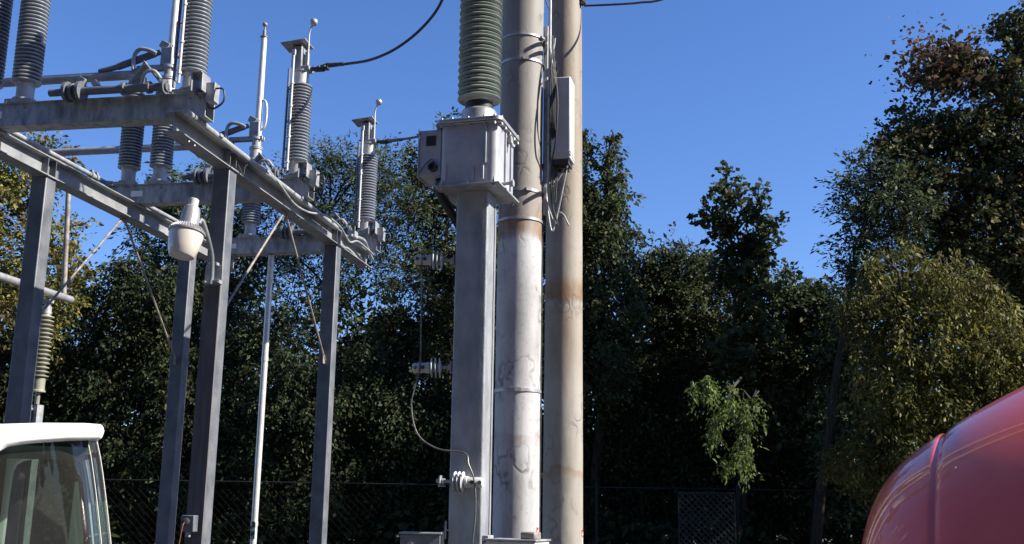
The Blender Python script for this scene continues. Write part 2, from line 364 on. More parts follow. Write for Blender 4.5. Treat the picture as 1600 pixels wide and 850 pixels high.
def make_switch():
    root = empty('disconnect_switch', (0, 0, 0))
    # base channel
    m = MB(); xl, xr = -2.2, .16; t = .01; hb = .19
    m.box(((xl + xr) / 2, -.075, hb / 2), (xr - xl, t, hb)); m.box(((xl + xr) / 2, .075, hb / 2), (xr - xl, t, hb))
    m.box(((xl + xr) / 2, 0, t / 2 + .001), (xr - xl - .006, .14, t)); m.box(((xl + xr) / 2, 0, hb + .004), (xr - xl, .2, .009))
    base = m.build('base_beam', M['galv_streak'], root, .002)
    bolts([((x, -.08, hb - .035), [(.012, 0), (.012, .012)], (0, -1, 0)) for x in (xl + .06, xl + .12, xl + .2, -1.45, -.7, .02, .1)], M['galv'], base)
    bolts([((x + a, -.085, hb + .0085), [(.013, 0), (.013, .016), (.006, .017), (.006, .03)], Z) for x in (-1.88, -1.52, -.03) for a in (-.1, .1)], M['galv'], base)
    MB().box((-1.72, -.0815, .1), (.13, .003, .06)).build('nameplate', M['label_white'], base)
    z0 = hb + .05
    for x in (-1.88, -1.52, -.02):
        MB().box((x, 0, hb + .03), (.24, .19, .035)).build('mounting_pad', M['galv'], base, .003)
        insulator('cast', root, x, z0, ZT)
    # hinge end
    ox, oz = .025, ZT - 1.45
    def K(m):
        m.v = [v + Vector((ox, 0, oz)) for v in m.v]; return m
    h = MB()
    h.box((-1.905, 0, 1.475), (.17, .13, .05)).box((-1.905, 0, 1.54), (.09, .09, .09))
    h.lathe((-1.54, 0, 0), [(.085, 1.45), (.085, 1.47), (.06, 1.475), (.055, 1.56), (.07, 1.565), (.07, 1.6)])
    h.box((-1.565, 0, 1.70), (.13, .11, .2)).box((-1.60, 0, 1.83), (.11, .1, .08), Matrix.Rotation(.5, 3, 'Y'))
    h.box((-1.68, -.03, 1.585), (.46, .02, .055)).box((-1.68, .03, 1.585), (.46, .02, .055))
    hg = K(h).build('hinge_casting', M['galv'], root, .006)
    a = MB().tube([(-2.35, -.02, 1.575), (-1.95, -.02, 1.66), (-1.66, -.02, 1.76)], .03, 14)
    a.tube([(-2.14, -.02, 1.62), (-1.72, -.02, 1.745)], .038, 14)
    K(a).build('counterbalance_arm', M['steel'], hg)
    l = MB().tube(spline([(-1.93, -.06, 1.56), (-1.93, -.06, 1.72), (-1.87, -.06, 1.79), (-1.76, -.06, 1.77), (-1.68, -.05, 1.73)], 6), .022, 10)
    K(l).build('braided_loop', M['galv'], hg)
    # blade standing open
    bl = MB().tube([(-1.535, 0, 1.6), (-1.535, 0, 1.95), (-1.535, 0, 2.97)], [.045, .043, .038], 18)
    bl.box((-1.535, 0, 1.72), (.075, .075, .22))
    blade = K(bl).build('blade', M['bright'], root, .003)
    t_ = MB().lathe((-1.535, 0, 2.97), [(.05, 0), (.05, .014), (.022, .016), (.022, .1), (.012, .102), (.012, .17)]).ball((-1.535, 0, 3.155), .032)
    K(t_).build('blade_tip', M['rust'], blade)
    l = MB().tube(spline([(-1.51, -.01, 2.1), (-1.46, -.01, 2.09), (-1.43, -.01, 2.0), (-1.43, -.01, 1.8), (-1.46, -.01, 1.72), (-1.51, -.01, 1.7)], 6), .014, 10); K(l).build('blade_handle', M['bright'], blade)
    # jaw end
    ox = .03
    j = MB()
    j.box((-.135, 0, 1.60), (.012, .16, .25)).box((-.04, 0, 1.60), (.012, .16, .25)).box((-.088, .0, 1.6), (.083, .13, .22))
    j.box((-.11, -.02, 1.735), (.27, .26, .012), Matrix.Rotation(-.12, 3, 'Y'))
    j.box((-.03, 0, 1.47), (.16, .14, .04)).lathe((-.02, .02, 1.742), [(.03, 0), (.03, .03), (.02, .045)])
    j.box((0, .0, 1.57), (.03, .06, .18))
    jw = K(j).build('jaw_contact', M['galv'], root, .003)
    l = MB().tube(spline([(.02, -.03, 1.48), (.02, -.03, 1.72), (.02, -.03, 1.86), (.05, -.03, 1.96)], 6), .009, 10).ball((.062, -.03, 1.985), .042); K(l).build('arcing_ball', M['alu'], jw)
    tm = MB().box((.12, 0, 1.47), (.24, .07, .02)).box((.14, 0, 1.455), (.1, .055, .018))
    for x in (.08, .14, .2): tm.lathe((x, -.015, 1.48), [(.012, 0), (.012, .02)], n=6)
    K(tm).build('terminal_pad', M['dark'], jw, .002)
    # earthing blade alongside the right insulator
    e = MB().tube([(-.065, -.13, .27), (-.065, -.13, 1.55)], .012, 10)
    e.box((-.065, -.13, 1.55), (.03, .03, .06))
    for z in (.35, .62, .95, 1.2): e.lathe((-.065, -.13, z), [(.019, 0), (.019, .02)], n=10)
    e.build('earthing_rod', M['bright'], root)
    e = MB().tube([(-.125, -.1, .25), (-.12, -.1, 1.38)], .013, 8)
    for z in (.5, .8, 1.15): e.box((-.095, -.115, z), (.05, .012, .012))
    e.build('earthing_blade', M['steel'], root)
    # rotating shaft along the front
    s = MB().tube([(-.98, -.16, .235), (-.14, -.16, .235)], .034, 16).lathe((-1.18, -.16, .235), [(.03, 0), (.03, .2)], (1, 0, 0))
    for x, r in ((-1.02, .085), (-.97, .07), (-.9, .085), (-.52, .055), (-.3, .05), (-.17, .06)): s.lathe((x, -.16, .235), [(r, -.014), (r, .014)], (1, 0, 0), n=18)
    sh = s.build('drive_shaft', M['steel'], root)
    k = MB().box((-.92, -.15, .30), (.06, .05, .12), Matrix.Rotation(.5, 3, 'Y')).build('shaft_clamp', M['galv'], sh, .003)
    MB().box((-.80, -.1, .3), (.05, .05, .09), Matrix.Rotation(-.6, 3, 'Y')).build('shaft_clamp', M['galv'], sh, .003)
    k = MB().box((-.42, -.12, .36), (.018, .1, .24), Matrix.Rotation(.62, 3, 'Y')).box((-.27, -.12, .35), (.018, .1, .3), Matrix.Rotation(-.72, 3, 'Y'))
    k.build('crank_lever', M['galv'], sh, .003); k = MB().tube(spline([(-.36, -.16, .24), (-.33, -.2, .34), (-.25, -.2, .36), (-.2, -.17, .3)], 5), .014, 8)
    k.build('crank_link', M['galv'], sh)
    # bracket on the right end of the base
    r = MB().box((.085, -.13, .25), (.012, .16, .16)).box((.165, -.12, .25), (.012, .14, .14)).box((.125, -.13, .326), (.09, .16, .012))
    r.box((.21, -.07, .19), (.07, .09, .16)).box((.1, -.05, .2), (.1, .02, .1))
    eb = r.build('end_bracket', M['galv'], root, .003)
    MB().tube(spline([(.24, -.1, .22), (.32, -.12, .2), (.33, -.12, .1), (.25, -.12, .04), (.2, -.12, .06)], 6), .008, 8).build('flexible_lead', M['black'], eb)
    return root
sw = make_switch()
GR = 'open disconnect switches across the grey steel frame'
for i, (u, lab) in enumerate(((-.75, 'nearest and highest open switch, its blade out of frame, beam reaching the left edge'),
                              (1.58, 'middle open switch with the blade rising past the top edge beside the tallest ball rod'),
                              (3.9, 'farthest and lowest open switch, its upright blade ending in a small knob'))):
    o = sw if i == 0 else copy_tree(sw)
    o.location = S(u, -.03, ZS); o.rotation_euler = (0, 0, -AZ)
    tag(o, lab, 'switch', GR)

# ------------------------------------------------------------------ pipes, conduit and cables on the frame
def single(m, name, mt, label, cat, group=None, **k):
    return tag(m.build(name, mt, None, **k), label, cat, group)
Z_BUS = ZS + 1.46
for u, v1, lab in ((-.75, 4.0, 'grey bus pipe running left out of the frame from the nearest switch'),
                   (1.58, 4.2, 'thick grey bus pipe running left from the middle switch in front of the sky'),
                   (3.9, 4.52, 'grey bus pipe running left from the farthest switch, just under the middle one')):
    m = MB().tube([S(u, 1.84, Z_BUS), S(u, v1, Z_BUS)], .05, 20)
    single(m, 'bus_pipe', M['galv'], lab, 'pipe', 'bus pipes leaving the switches to the left')
m = MB().tube([S(-.75, 2.12, 4.90), S(3.9, 2.12, 4.90)], .024, 14)
for u in (-.5, 1.33, 1.42, 1.8, 3.6): m.lathe(S(u, 2.12, 4.90), [(.036, -.02), (.036, .02)], UD, n=14); m.box(S(u, 2.12, 4.93), (.03, .03, .05), RS)
for u in (-.75, 1.58, 3.9): m.tube([S(u, 2.12, 4.9), S(u - .08, 1.98, 4.865)], .018, 8)
single(m, 'linkage_pipe', M['galv'], 'slanting pale pipe linking the left ends of the three switches', 'pipe')
m = MB().tube(spline([S(-1.0, -.104, ZB + .168), S(0, -.104, ZB + .162), S(1.6, -.104, ZB + .158), S(2.6, -.104, ZB + .152)], 8), .028, 12)
for u in (-.4, .6, 1.5, 2.4): m.box(S(u, -.105, ZB + .17), (.07, .06, .025), RS)
single(m, 'conduit_pipe', M['galv'], 'thin grey conduit running along the right beam of the frame', 'conduit')
m = MB().tube(spline([S(.55, -.11, ZB + .23), S(.9, -.125, ZB + .14), S(1.3, -.12, ZB + .06), S(1.6, -.16, ZB + .05), S(2.0, -.2, ZB + .12), S(2.4, -.22, ZB + .1), S(2.9, -.16, ZB + .06), S(3.3, -.13, ZB + .16), S(3.8, -.16, ZB + .12)], 8), .011, 8)
single(m, 'sagging_cable', M['galv'], 'pale sagging cable draped along the right beam below its conduit', 'cable')
m = MB().tube(spline([S(3.1, -.1, ZB + .19), S(3.45, -.14, ZB + .22), S(3.7, -.12, ZB + .17), S(3.95, -.1, ZB + .1)], 8), .017, 8).box(S(3.2, -.09, ZB + .22), (.09, .12, .07), RS)
single(m, 'earth_clamp_cable', M['galv'], 'short stiff cable with a clamp at the far end of the right beam', 'cable')
m = MB().tube(spline([S(.05, -.09, ZB + .06), S(.1, -.12, ZB - .02), S(.16, -.11, ZB + .08), S(.3, -.1, ZB + .15)], 6), .006, 8)
single(m, 'earth_wire', M['black'], 'short dark wire looped over the right beam above the front post', 'wire')
m = MB().tube([S(3.9, 1.19, 4.62), S(3.9, 1.19, 0)], .038, 20)
for z in (4.3, 3.3, 1.35): m.lathe(S(3.9, 1.19, z), [(.043, 0), (.043, .05)], n=20)
o = single(m, 'operating_pipe', M['bright'], 'slim bright vertical operating pipe standing between the rear frame posts', 'pipe')
MB().box(S(3.86, 1.185, 1.3), (.05, .01, .2), RS).build('tape_label', mat('green_white_tape', (.03, .08, .05), (.6, .62, .6), .5, 0, 22, lo=.48, hi=.52), o)

# lower bus on its post insulator, far left
root = empty('bus_support', S(4.38, 4.5, 0), -AZ, label='cream post insulator on a pale steel stand behind the front left frame post', cat='insulator')
c = S(4.38, 4.5, 0)
m = MB(); t = .012
m.box(c + Vector((-.05, 0, 1.42)), (t, .14, 2.8), RS).box(c + Vector((.05, 0, 1.42)), (t, .14, 2.8), RS).box(c + Vector((0, .0, 1.42)), (.085, .01, 2.8), RS)
m.build('stand', M['galv'], root, .002)
prof = [(.03, 2.83), (.03, 2.98), (.09, 2.985), (.09, 3.0), (.075, 3.02), (.075, 3.16)]; z = 3.18
while z < 4.0: prof += [(.06, z), (.105, z + .008), (.105, z + .018), (.062, z + .034)]; z += .056
prof += [(.05, z), (.05, z + .1)]
MB().lathe(c, prof, n=28).build('insulator', M['porccream'], root)
MB().lathe(c + Vector((0, 0, z)), [(.06, .0), (.06, .1), (.035, .11), (.035, .16)]).box(c + Vector((0, 0, z + .17)), (.12, .1, .04), RS).build('pipe_clamp', M['galv'], root)
single(MB().tube([S(2.3, 4.5, 4.31), S(4.9, 4.5, 4.31)], .052, 18), 'bus_pipe', M['alu'], 'short pale bus pipe with a capped end clamped on the cream insulator', 'pipe')
single(MB().tube([S(3.2, 4.62, 4.08), S(3.28, 6.8, 4.08)], .05, 18), 'bus_pipe', M['galv'], 'grey bus pipe at the left edge below the capped pipe', 'pipe')
m = MB().tube([S(4.55, 4.5, 6.1), S(4.72, 4.5, 4.36)], .035, 14)
m.tube([S(3.9, 4.5, 6.11), S(4.6, 4.5, 6.11)], .04, 14)
single(m, 'dropper_pipe', M['rust'], 'upright pinkish grey pipe behind the left beam joining two bus pipes', 'pipe')

# ------------------------------------------------------------------ yard lamp on its brown post
def lamp():
    base = P(333, 432, 8.97)
    root = empty('yard_lamp', base, 0, label='grey dusk-to-dawn yard lamp with a frosted bucket shade on a curved arm', cat='lamp')
    c = P(290, 372, 8.7); ax = (P(303, 300, 8.7) - P(288, 385, 8.7)).normalized()
    ax = (ax + Vector((0, .14, 0))).normalized()
    body = MB().lathe(c, [(.15, .045), (.152, .058), (.112, .10), (.082, .115), (.076, .2), (.066, .27), (.05, .285), (.04, .288)], ax, 36)
    b = body.build('housing', M['alu'], root)
    fin = MB(); a = ax.orthogonal().normalized(); bb = ax.cross(a)
    for k in range(40):
        d = a * math.cos(k * math.pi / 20) + bb * math.sin(k * math.pi / 20)
        fin.tube([c + ax * .064 + d * .148, c + ax * .104 + d * .11], .004, 5)
    fin.build('cooling_rib', M['alu'], b)
    MB().lathe(c, [(.04, .283), (.041, .30), (.041, .345), (.034, .352)], ax, 28).build('photocell', M['cabinet'], b)
    MB().lathe(c, [(.138, .045), (.141, .02), (.126, -.08), (.105, -.155), (.098, -.163), (.05, -.167), (.0, -.168)], ax, 40).build('refractor', M['lens'], root)
    s = c + ax * .14 + Vector((.07, .03, 0))
    arm = spline([s, P(316, 345, 8.78), P(325, 372, 8.84), P(331, 400, 8.9), P(331, 430, 8.93), P(329, 444, 8.93)], 6)
    MB().tube(arm, .0195, 12).build('arm', M['steel'], root)
    q = MB().box(P(334, 430, 8.99), (.155, .01, .17), RS).box(P(332, 441, 8.95), (.15, .06, .03), RS).box(P(334, 413, 8.97), (.08, .05, .025), RS)
    for dx in (-.06, .05): q.lathe(P(332, 441, 8.92) + Vector((dx, 0, 0)), [(.01, 0), (.01, .02)], (0, -1, 0), n=6)
    q.build('bracket', M['galv'], root, .002)
    bx = P(296, 818, 8.95)
    root = empty('outlet_box', bx, -AZ, label='small grey weatherproof outlet box low on the brown board of the front right post', cat='outlet box')
    MB().box(bx, (.11, .08, .13), RS).build('body', M['steel'], root, .006)
    MB().lathe(bx + Vector((-.015, -.045, .015)), [(.03, 0), (.03, .03), (.02, .035)], (0, -1, 0)).build('plug', M['dark'], root)
    MB().box(bx + Vector((.0, -.02, -.085)), (.03, .03, .04), RS).build('gland', M['galv'], root)
    single(MB().tube(spline([bx + Vector((-.02, -.08, .01)), bx + Vector((-.03, -.1, -.06)), bx + Vector((-.06, -.1, -.4)), bx + Vector((-.1, -.12, -1.2)), Vector((bx.x - .3, bx.y - .5, .015))], 8), .004, 8),
           'extension_cord', M['cord'], 'orange cord hanging from the outlet box', 'cord')
lamp()

# ------------------------------------------------------------------ instrument transformer on its pedestal
A2 = RAD(15.5); R2 = rz(-A2)
PX = Vector((math.cos(A2), -math.sin(A2), 0)); PY = Vector((math.sin(A2), math.cos(A2), 0))
TC = Vector((-.262, 7.63, 0))
def T(a, b, z): return TC + PX * a + PY * b + Vector((0, 0, z))
def rrect(hx, hy, r, n=6):
    out = []
    for cx, cy, a0 in ((hx - r, hy - r, 0), (-hx + r, hy - r, 90), (-hx + r, -hy + r, 180), (hx - r, -hy + r, 270)):
        for k in range(n + 1):
            a = RAD(a0 + 90 * k / n); out.append((cx + r * math.cos(a), cy + r * math.sin(a)))
    return out
def transformer():
    W = .118
    root = empty('steel_pedestal', TC, -A2, label='tall square galvanised steel pedestal under the transformer tank', cat='pedestal')
    m = MB().prism([T(x, y, 0) for x, y in rrect(W, W, .014, 3)], (0, 0, .02), (0, 0, 3.82))
    m.build('column', M['pedestal'], root)
    m = MB().box(T(W + .004, .055, 1.9), (.006, .012, 3.7), R2)
    m.build('weld_seam', M['galv'], root)
    MB().box(T(W + .022, -.03, 1.40), (.042, .13, .035), R2).box(T(W + .022, -.03, 1.34), (.038, .1, .07), R2).build('clip', M['galv'], root, .003)
    MB().box(T(0, 0, .0125), (.45, .45, .025), R2).build('foot_plate', M['galv'], root, .003)
    z0 = 3.822
    root = empty('instrument_transformer', T(0, 0, z0), -A2, label='grey transformer tank topped by a ribbed green porcelain bushing', cat='transformer')
    m = MB().prism([T(x, y, z0) for x, y in ((-.245, -.27), (.245, -.27), (.245, .27), (-.245, .27))], (0, 0, 0), (0, 0, .014))
    m.box(T(-.24, 0, z0 + .035), (.01, .54, .045), R2)
    pl = m.build('mounting_plate', M['galv'], root, .002)
    m = MB()
    for a in (-.2, -.0, .2):
        for b_ in (-.25, .25): m.lathe(T(a, b_, z0 - .016), [(.013, 0), (.013, .015)], n=6).lathe(T(a, b_, z0 + .015), [(.013, 0), (.013, .018), (.006, .019), (.006, .035)], n=6)
    m.build('bolt', M['alu'], pl)
    zt = z0 + .015; H = .46
    pro = rrect(.215, .235, .05)
    m = MB().prism([T(x, y, zt) for x, y in pro], (0, 0, 0), (0, 0, H))
    tank = m.build('tank', M['tank'], root, sharp=25)
    m = MB()
    for x, h0, h1 in ((-.165, .03, .16), (.04, .03, .13), (.13, .15, .44)): MB().box(T(x, -.243, zt + (h0 + h1) / 2), (.012, .018, h1 - h0), R2).build('rib', M['tank'], tank, .002)
    MB().box(T(.115, -.243, zt + .08), (.012, .02, .1), R2).build('rib', M['tank'], tank, .002)
    for y in (-.05, .1): MB().box(T(.222, y, zt + H / 2), (.014, .012, H - .06), R2).build('rib', M['tank'], tank, .002)
    m = MB().prism([T(x, y, zt + H) for x, y in rrect(.25, .27, .05)], (0, 0, 0), (0, 0, .03))
    m.prism([T(x, y, zt + H) for x, y in rrect(.24, .26, .05)], (0, 0, -.012), (0, 0, -.0005))
    lid = m.build('lid', M['alu'], root, .004, sharp=25)
    m = MB()
    for k, (x, y) in enumerate(rrect(.238, .258, .04, 1)):
        m.lathe(T(x, y, zt + H - .03), [(.011, 0), (.011, .018)], n=6).lathe(T(x, y, zt + H + .031), [(.009, 0), (.009, .009)], n=6)
    for x in (-.12, 0, .12):
        m.lathe(T(x, -.258, zt + H - .03), [(.011, 0), (.011, .018)], n=6).lathe(T(x, -.258, zt + H + .031), [(.009, 0), (.009, .009)], n=6)
    for y in (-.12, 0, .12): m.lathe(T(.238, y, zt + H - .03), [(.011, 0), (.011, .018)], n=6)
    m.build('lid_bolt', M['alu'], lid)
    m = MB().box(T(.235, .03, zt + H - .06), (.03, .06, .05), R2).tube([T(.24, .03, zt + H - .07), T(.26, .03, zt + H - .12)], .012, 8)
    m.build('lifting_lug', M['galv'], tank, .003)
    m = MB().tube([T(.2, -.1, zt + .03), T(.3, -.1, zt + .03)], .012, 10).lathe(T(.29, -.1, zt + .03), [(.026, -.012), (.026, .012)], PX, n=12)
    m.build('drain_valve', M['galv'], tank)
    # junction box on the left
    m = MB().box(T(-.305, -.06, zt + .27), (.168, .26, .35), R2)
    jb = m.build('terminal_box', M['tank'], root, .006)
    MB().box(T(-.3, -.194, zt + .36), (.072, .006, .075), R2).build('window', M['trim'], jb)
    m = MB().lathe(T(-.277, -.19, zt + .155), [(.034, 0), (.034, .035), (.024, .036), (.024, .012)], -PY, n=24)
    m.build('cable_port', M['dark'], jb)
    MB().box(T(-.392, -.06, zt + .27), (.012, .275, .37), R2).build('box_door', M['alu'], jb, .002)
    MB().tube(spline([T(-.27, -.195, zt + .19), T(-.29, -.21, zt + .21), T(-.34, -.21, zt + .17), T(-.375, -.2, zt + .12)], 5), .005, 6).build('sealing_wire', M['cable'], jb)
    MB().tube(spline([T(-.26, -.1, zt + .1), T(-.25, -.1, zt - .02), T(-.2, -.05, zt - .12), T(-.15, .02, zt - .22), T(-.125, .05, zt - .3)], 6), .03, 12).build('flexible_conduit', M['black'], jb)
    # neck and bushing
    zn = zt + H + .03
    MB().lathe(T(0, 0, zn), [(.145, 0), (.145, .008), (.136, .02), (.132, .125), (.122, .14), (.108, .143)], n=48).build('neck', M['alu'], root, sharp=25)
    MB().lathe(T(0, 0, zn), [(.104, .143), (.104, .2), (.1, .2)], n=40).build('gasket_band', M['black'], root)
    prof = [(.1, .2), (.105, .215)]; z = .22
    while z < 1.9:
        prof += [(.125, z), (.158, z + .003), (.163, z + .009), (.160, z + .015), (.128, z + .030), (.150, z + .031), (.155, z + .037), (.151, z + .043), (.122, z + .056)]
        z += .0575
    prof += [(.11, z)]
    MB().lathe(T(0, 0, zn), prof, n=56).build('bushing', M['porcgreen'], root, sharp=60)
    MB().lathe(T(0, 0, zn + z), [(.11, 0), (.15, .01), (.15, .09), (.1, .12), (.05, .14), (.02, .15), (.02, .28)], n=36).build('top_cap', M['alu'], root)
transformer()

def standoff(tip, foot, rad_at, label):
    """pale three-disc standoff insulator: clamp body at tip, discs, stud and bracket at the foot"""
    tip = Vector(tip); foot = Vector(foot); ax = (foot - tip).normalized(); L = (foot - tip).length
    root = empty('standoff_insulator', foot, 0, label=label, cat='insulator', group='standoff insulators guiding the earth cable down the pedestal')
    m = MB().lathe(tip, [(.028, 0), (.034, .01), (.036, .1), (.04, .105), (.04, .12)], ax, 24)
    b = m.build('clamp_body', M['cabinet'], root)
    side = Vector((0, -1, 0))
    for h in (.02, .075): MB().lathe(tip + ax * h + side * .03, [(.013, 0), (.013, .012)], side, 12).build('clamp_screw', M['dark'], b)
    MB().lathe(tip + ax * .055 + Vector((0, 0, .03)), [(.014, 0), (.014, .02)], n=8).build('clamp_screw', M['dark'], b)
    d = [(.03, .118)]
    for h in (.135, .163, .191): d += [(.03, h - .008), (.066, h - .003), (.07, h), (.066, h + .004), (.03, h + .008)]
    d += [(.025, .205)]
    MB().lathe(tip, d, ax, 32).build('insulator_discs', M['porcwhite'], root)
    MB().tube([tip + ax * .2, foot + ax * .03], .011, 10).lathe(foot, [(.02, -.03), (.02, -.01)], ax, 6).lathe(foot, [(.016, .01), (.016, .03)], ax, 6).build('stud', M['galv'], root)
    MB().box(foot, (.01, .07, .075), R2).box(foot + Vector((.005, .03, -.033)), (.05, .02, .01), R2).build('bracket', M['galv'], root, .002)
s1 = T(-.118, -.05, 3.33); s2 = T(-.118, -.05, 2.56)
standoff(s1 + Vector((-.31, -.0, -.0)), s1 + Vector((-.022, 0, .0)), 0, 'topmost standoff insulator left of the pedestal, below the tank')
standoff(s2 + Vector((-.30, -.0, -.01)), s2 + Vector((-.022, 0, .0)), 0, 'middle standoff insulator left of the pedestal, halfway down')
q = T(-.118, -.135, 1.772)
standoff(q + Vector((.235, -.075, -.008)), q + Vector((-.05, .0, 0)), 0, 'lowest standoff insulator, turned right across the pedestal face')
c1 = s1 + Vector((-.255, -.04, 0)); c2 = s2 + Vector((-.245, -.04, -.01)); c3 = q + Vector((.18, -.1, 0))
m = MB().tube(spline([T(-.27, -.1, 3.93), T(-.2, -.02, 3.76), T(-.18, 0, 3.65), c1 + Vector((.1, .02, .12)), c1 + Vector((.02, 0, .05)), c1, c1 + Vector((0, 0, -.1)), c2 + Vector((.0, 0, .3)), c2,
    c2 + Vector((-.03, -.0, -.14)), c2 + Vector((-.05, 0, -.27)), c2 + Vector((.0, -.02, -.46)), c2 + Vector((.14, -.06, -.56)), c2 + Vector((.33, -.1, -.59)), c3 + Vector((-.04, 0, .11)), c3, c3 + Vector((.012, .0, -.2)), c3 + Vector((-.005, 0, -.5)), c3 + Vector((0, .02, -1.2)), Vector((c3.x, c3.y, .0))], 8), .006, 8)
single(m, 'earth_cable', M['cable'], 'thin cable looping down beside the pedestal through the standoff insulators', 'cable')

# ------------------------------------------------------------------ the two tall poles
def pole(c, r0, r1, h, mk, label, bands, sticker, name='concrete_pole'):
    root = empty(name, c, 0, label=label, cat='pole')
    rnd = random.Random(int(c[1] * 10)); prof = []
    n = 60
    for i in range(n + 1):
        z = h * i / n; prof.append((r0 + (r1 - r0) * i / n + rnd.uniform(-.0012, .0012), z))
    MB().lathe(c, prof, n=64).build('shaft', M[mk], root, sharp=60)
    for z, w_, buckle in bands:
        r = r0 + (r1 - r0) * z / h + .004
        m = MB().lathe(Vector(c) + Vector((0, 0, z)), [(r, -w_), (r + .004, -w_), (r + .004, w_), (r, w_)], n=64)
        if buckle is not None:
            a = RAD(buckle); d = Vector((math.sin(a), -math.cos(a), 0))
            m.box(Vector(c) + d * (r + .012) + Vector((0, 0, z)), (.05, .02, w_ * 2.4), rz(a))
        m.build('steel_band', M['alu'], root, sharp=40)
    a0, z = sticker; r = r0 + (r1 - r0) * z / h + .0015
    for nm, da, z0, z1, mk2 in (('warning_label', 14, z - .03, z + .03, 'label_red'), ('notice_label', 12, z - .25, z - .045, 'label_white')):
        vs = []; fs = []
        for k in range(9):
            a = RAD(a0 + da * k / 8); x = r * math.sin(a); y = -r * math.cos(a)
            vs += [Vector(c) + Vector((x, y, z0)), Vector(c) + Vector((x, y, z1))]
        for k in range(8): fs.append((2 * k, 2 * k + 2, 2 * k + 3, 2 * k + 1))
        lb = MB().add(vs, fs).build(nm, M[mk2], root)
        if nm == 'warning_label':                   # white lightning triangle and a line of lettering
            a = RAD(a0 + da * .45); rr = r + .0012
            def q_(s_, zz): b_ = a + s_ / r; return Vector(c) + Vector((rr * math.sin(b_), -rr * math.cos(b_), zz))
            MB().add([q_(-.018, z - .02), q_(.018, z - .02), q_(.012, z + .02)], [(0, 1, 2)]).build('warning_symbol', M['label_white'], lb)
        else:
            tx = MB(); rr = r + .0012
            for i in range(7):
                for k in range(5):
                    if rnd.random() < .25: continue
                    b0 = RAD(a0 + 1 + k * 2.1); b1 = b0 + RAD(rnd.uniform(.9, 1.7)); zz = z1 - .02 - i * .026
                    tx.add([Vector(c) + Vector((rr * math.sin(b), -rr * math.cos(b), zz + dz)) for b, dz in ((b0, 0), (b1, 0), (b1, .006), (b0, .006))], [(0, 1, 2, 3)])
            tx.build('small_print', M['trim'], lb)
    return root
c2_ = Vector((.062, 9.05, 0)); c3_ = Vector((.515, 10.55, 0))
pole(c2_, .1905, .183, 12.5, 'pole_near', 'nearer tall concrete pole, pale below and tan above, ringed with steel bands', [(5.66, .008, 60), (5.43, .012, 8), (4.245, .012, 20), (3.995, .011, None), (2.545, .013, 0)], (60, 1.42))
pole(c3_, .197, .148, 14, 'pole_far', 'farther tan concrete pole with a rust ring, right of the nearer pole', [], (66, 1.38))

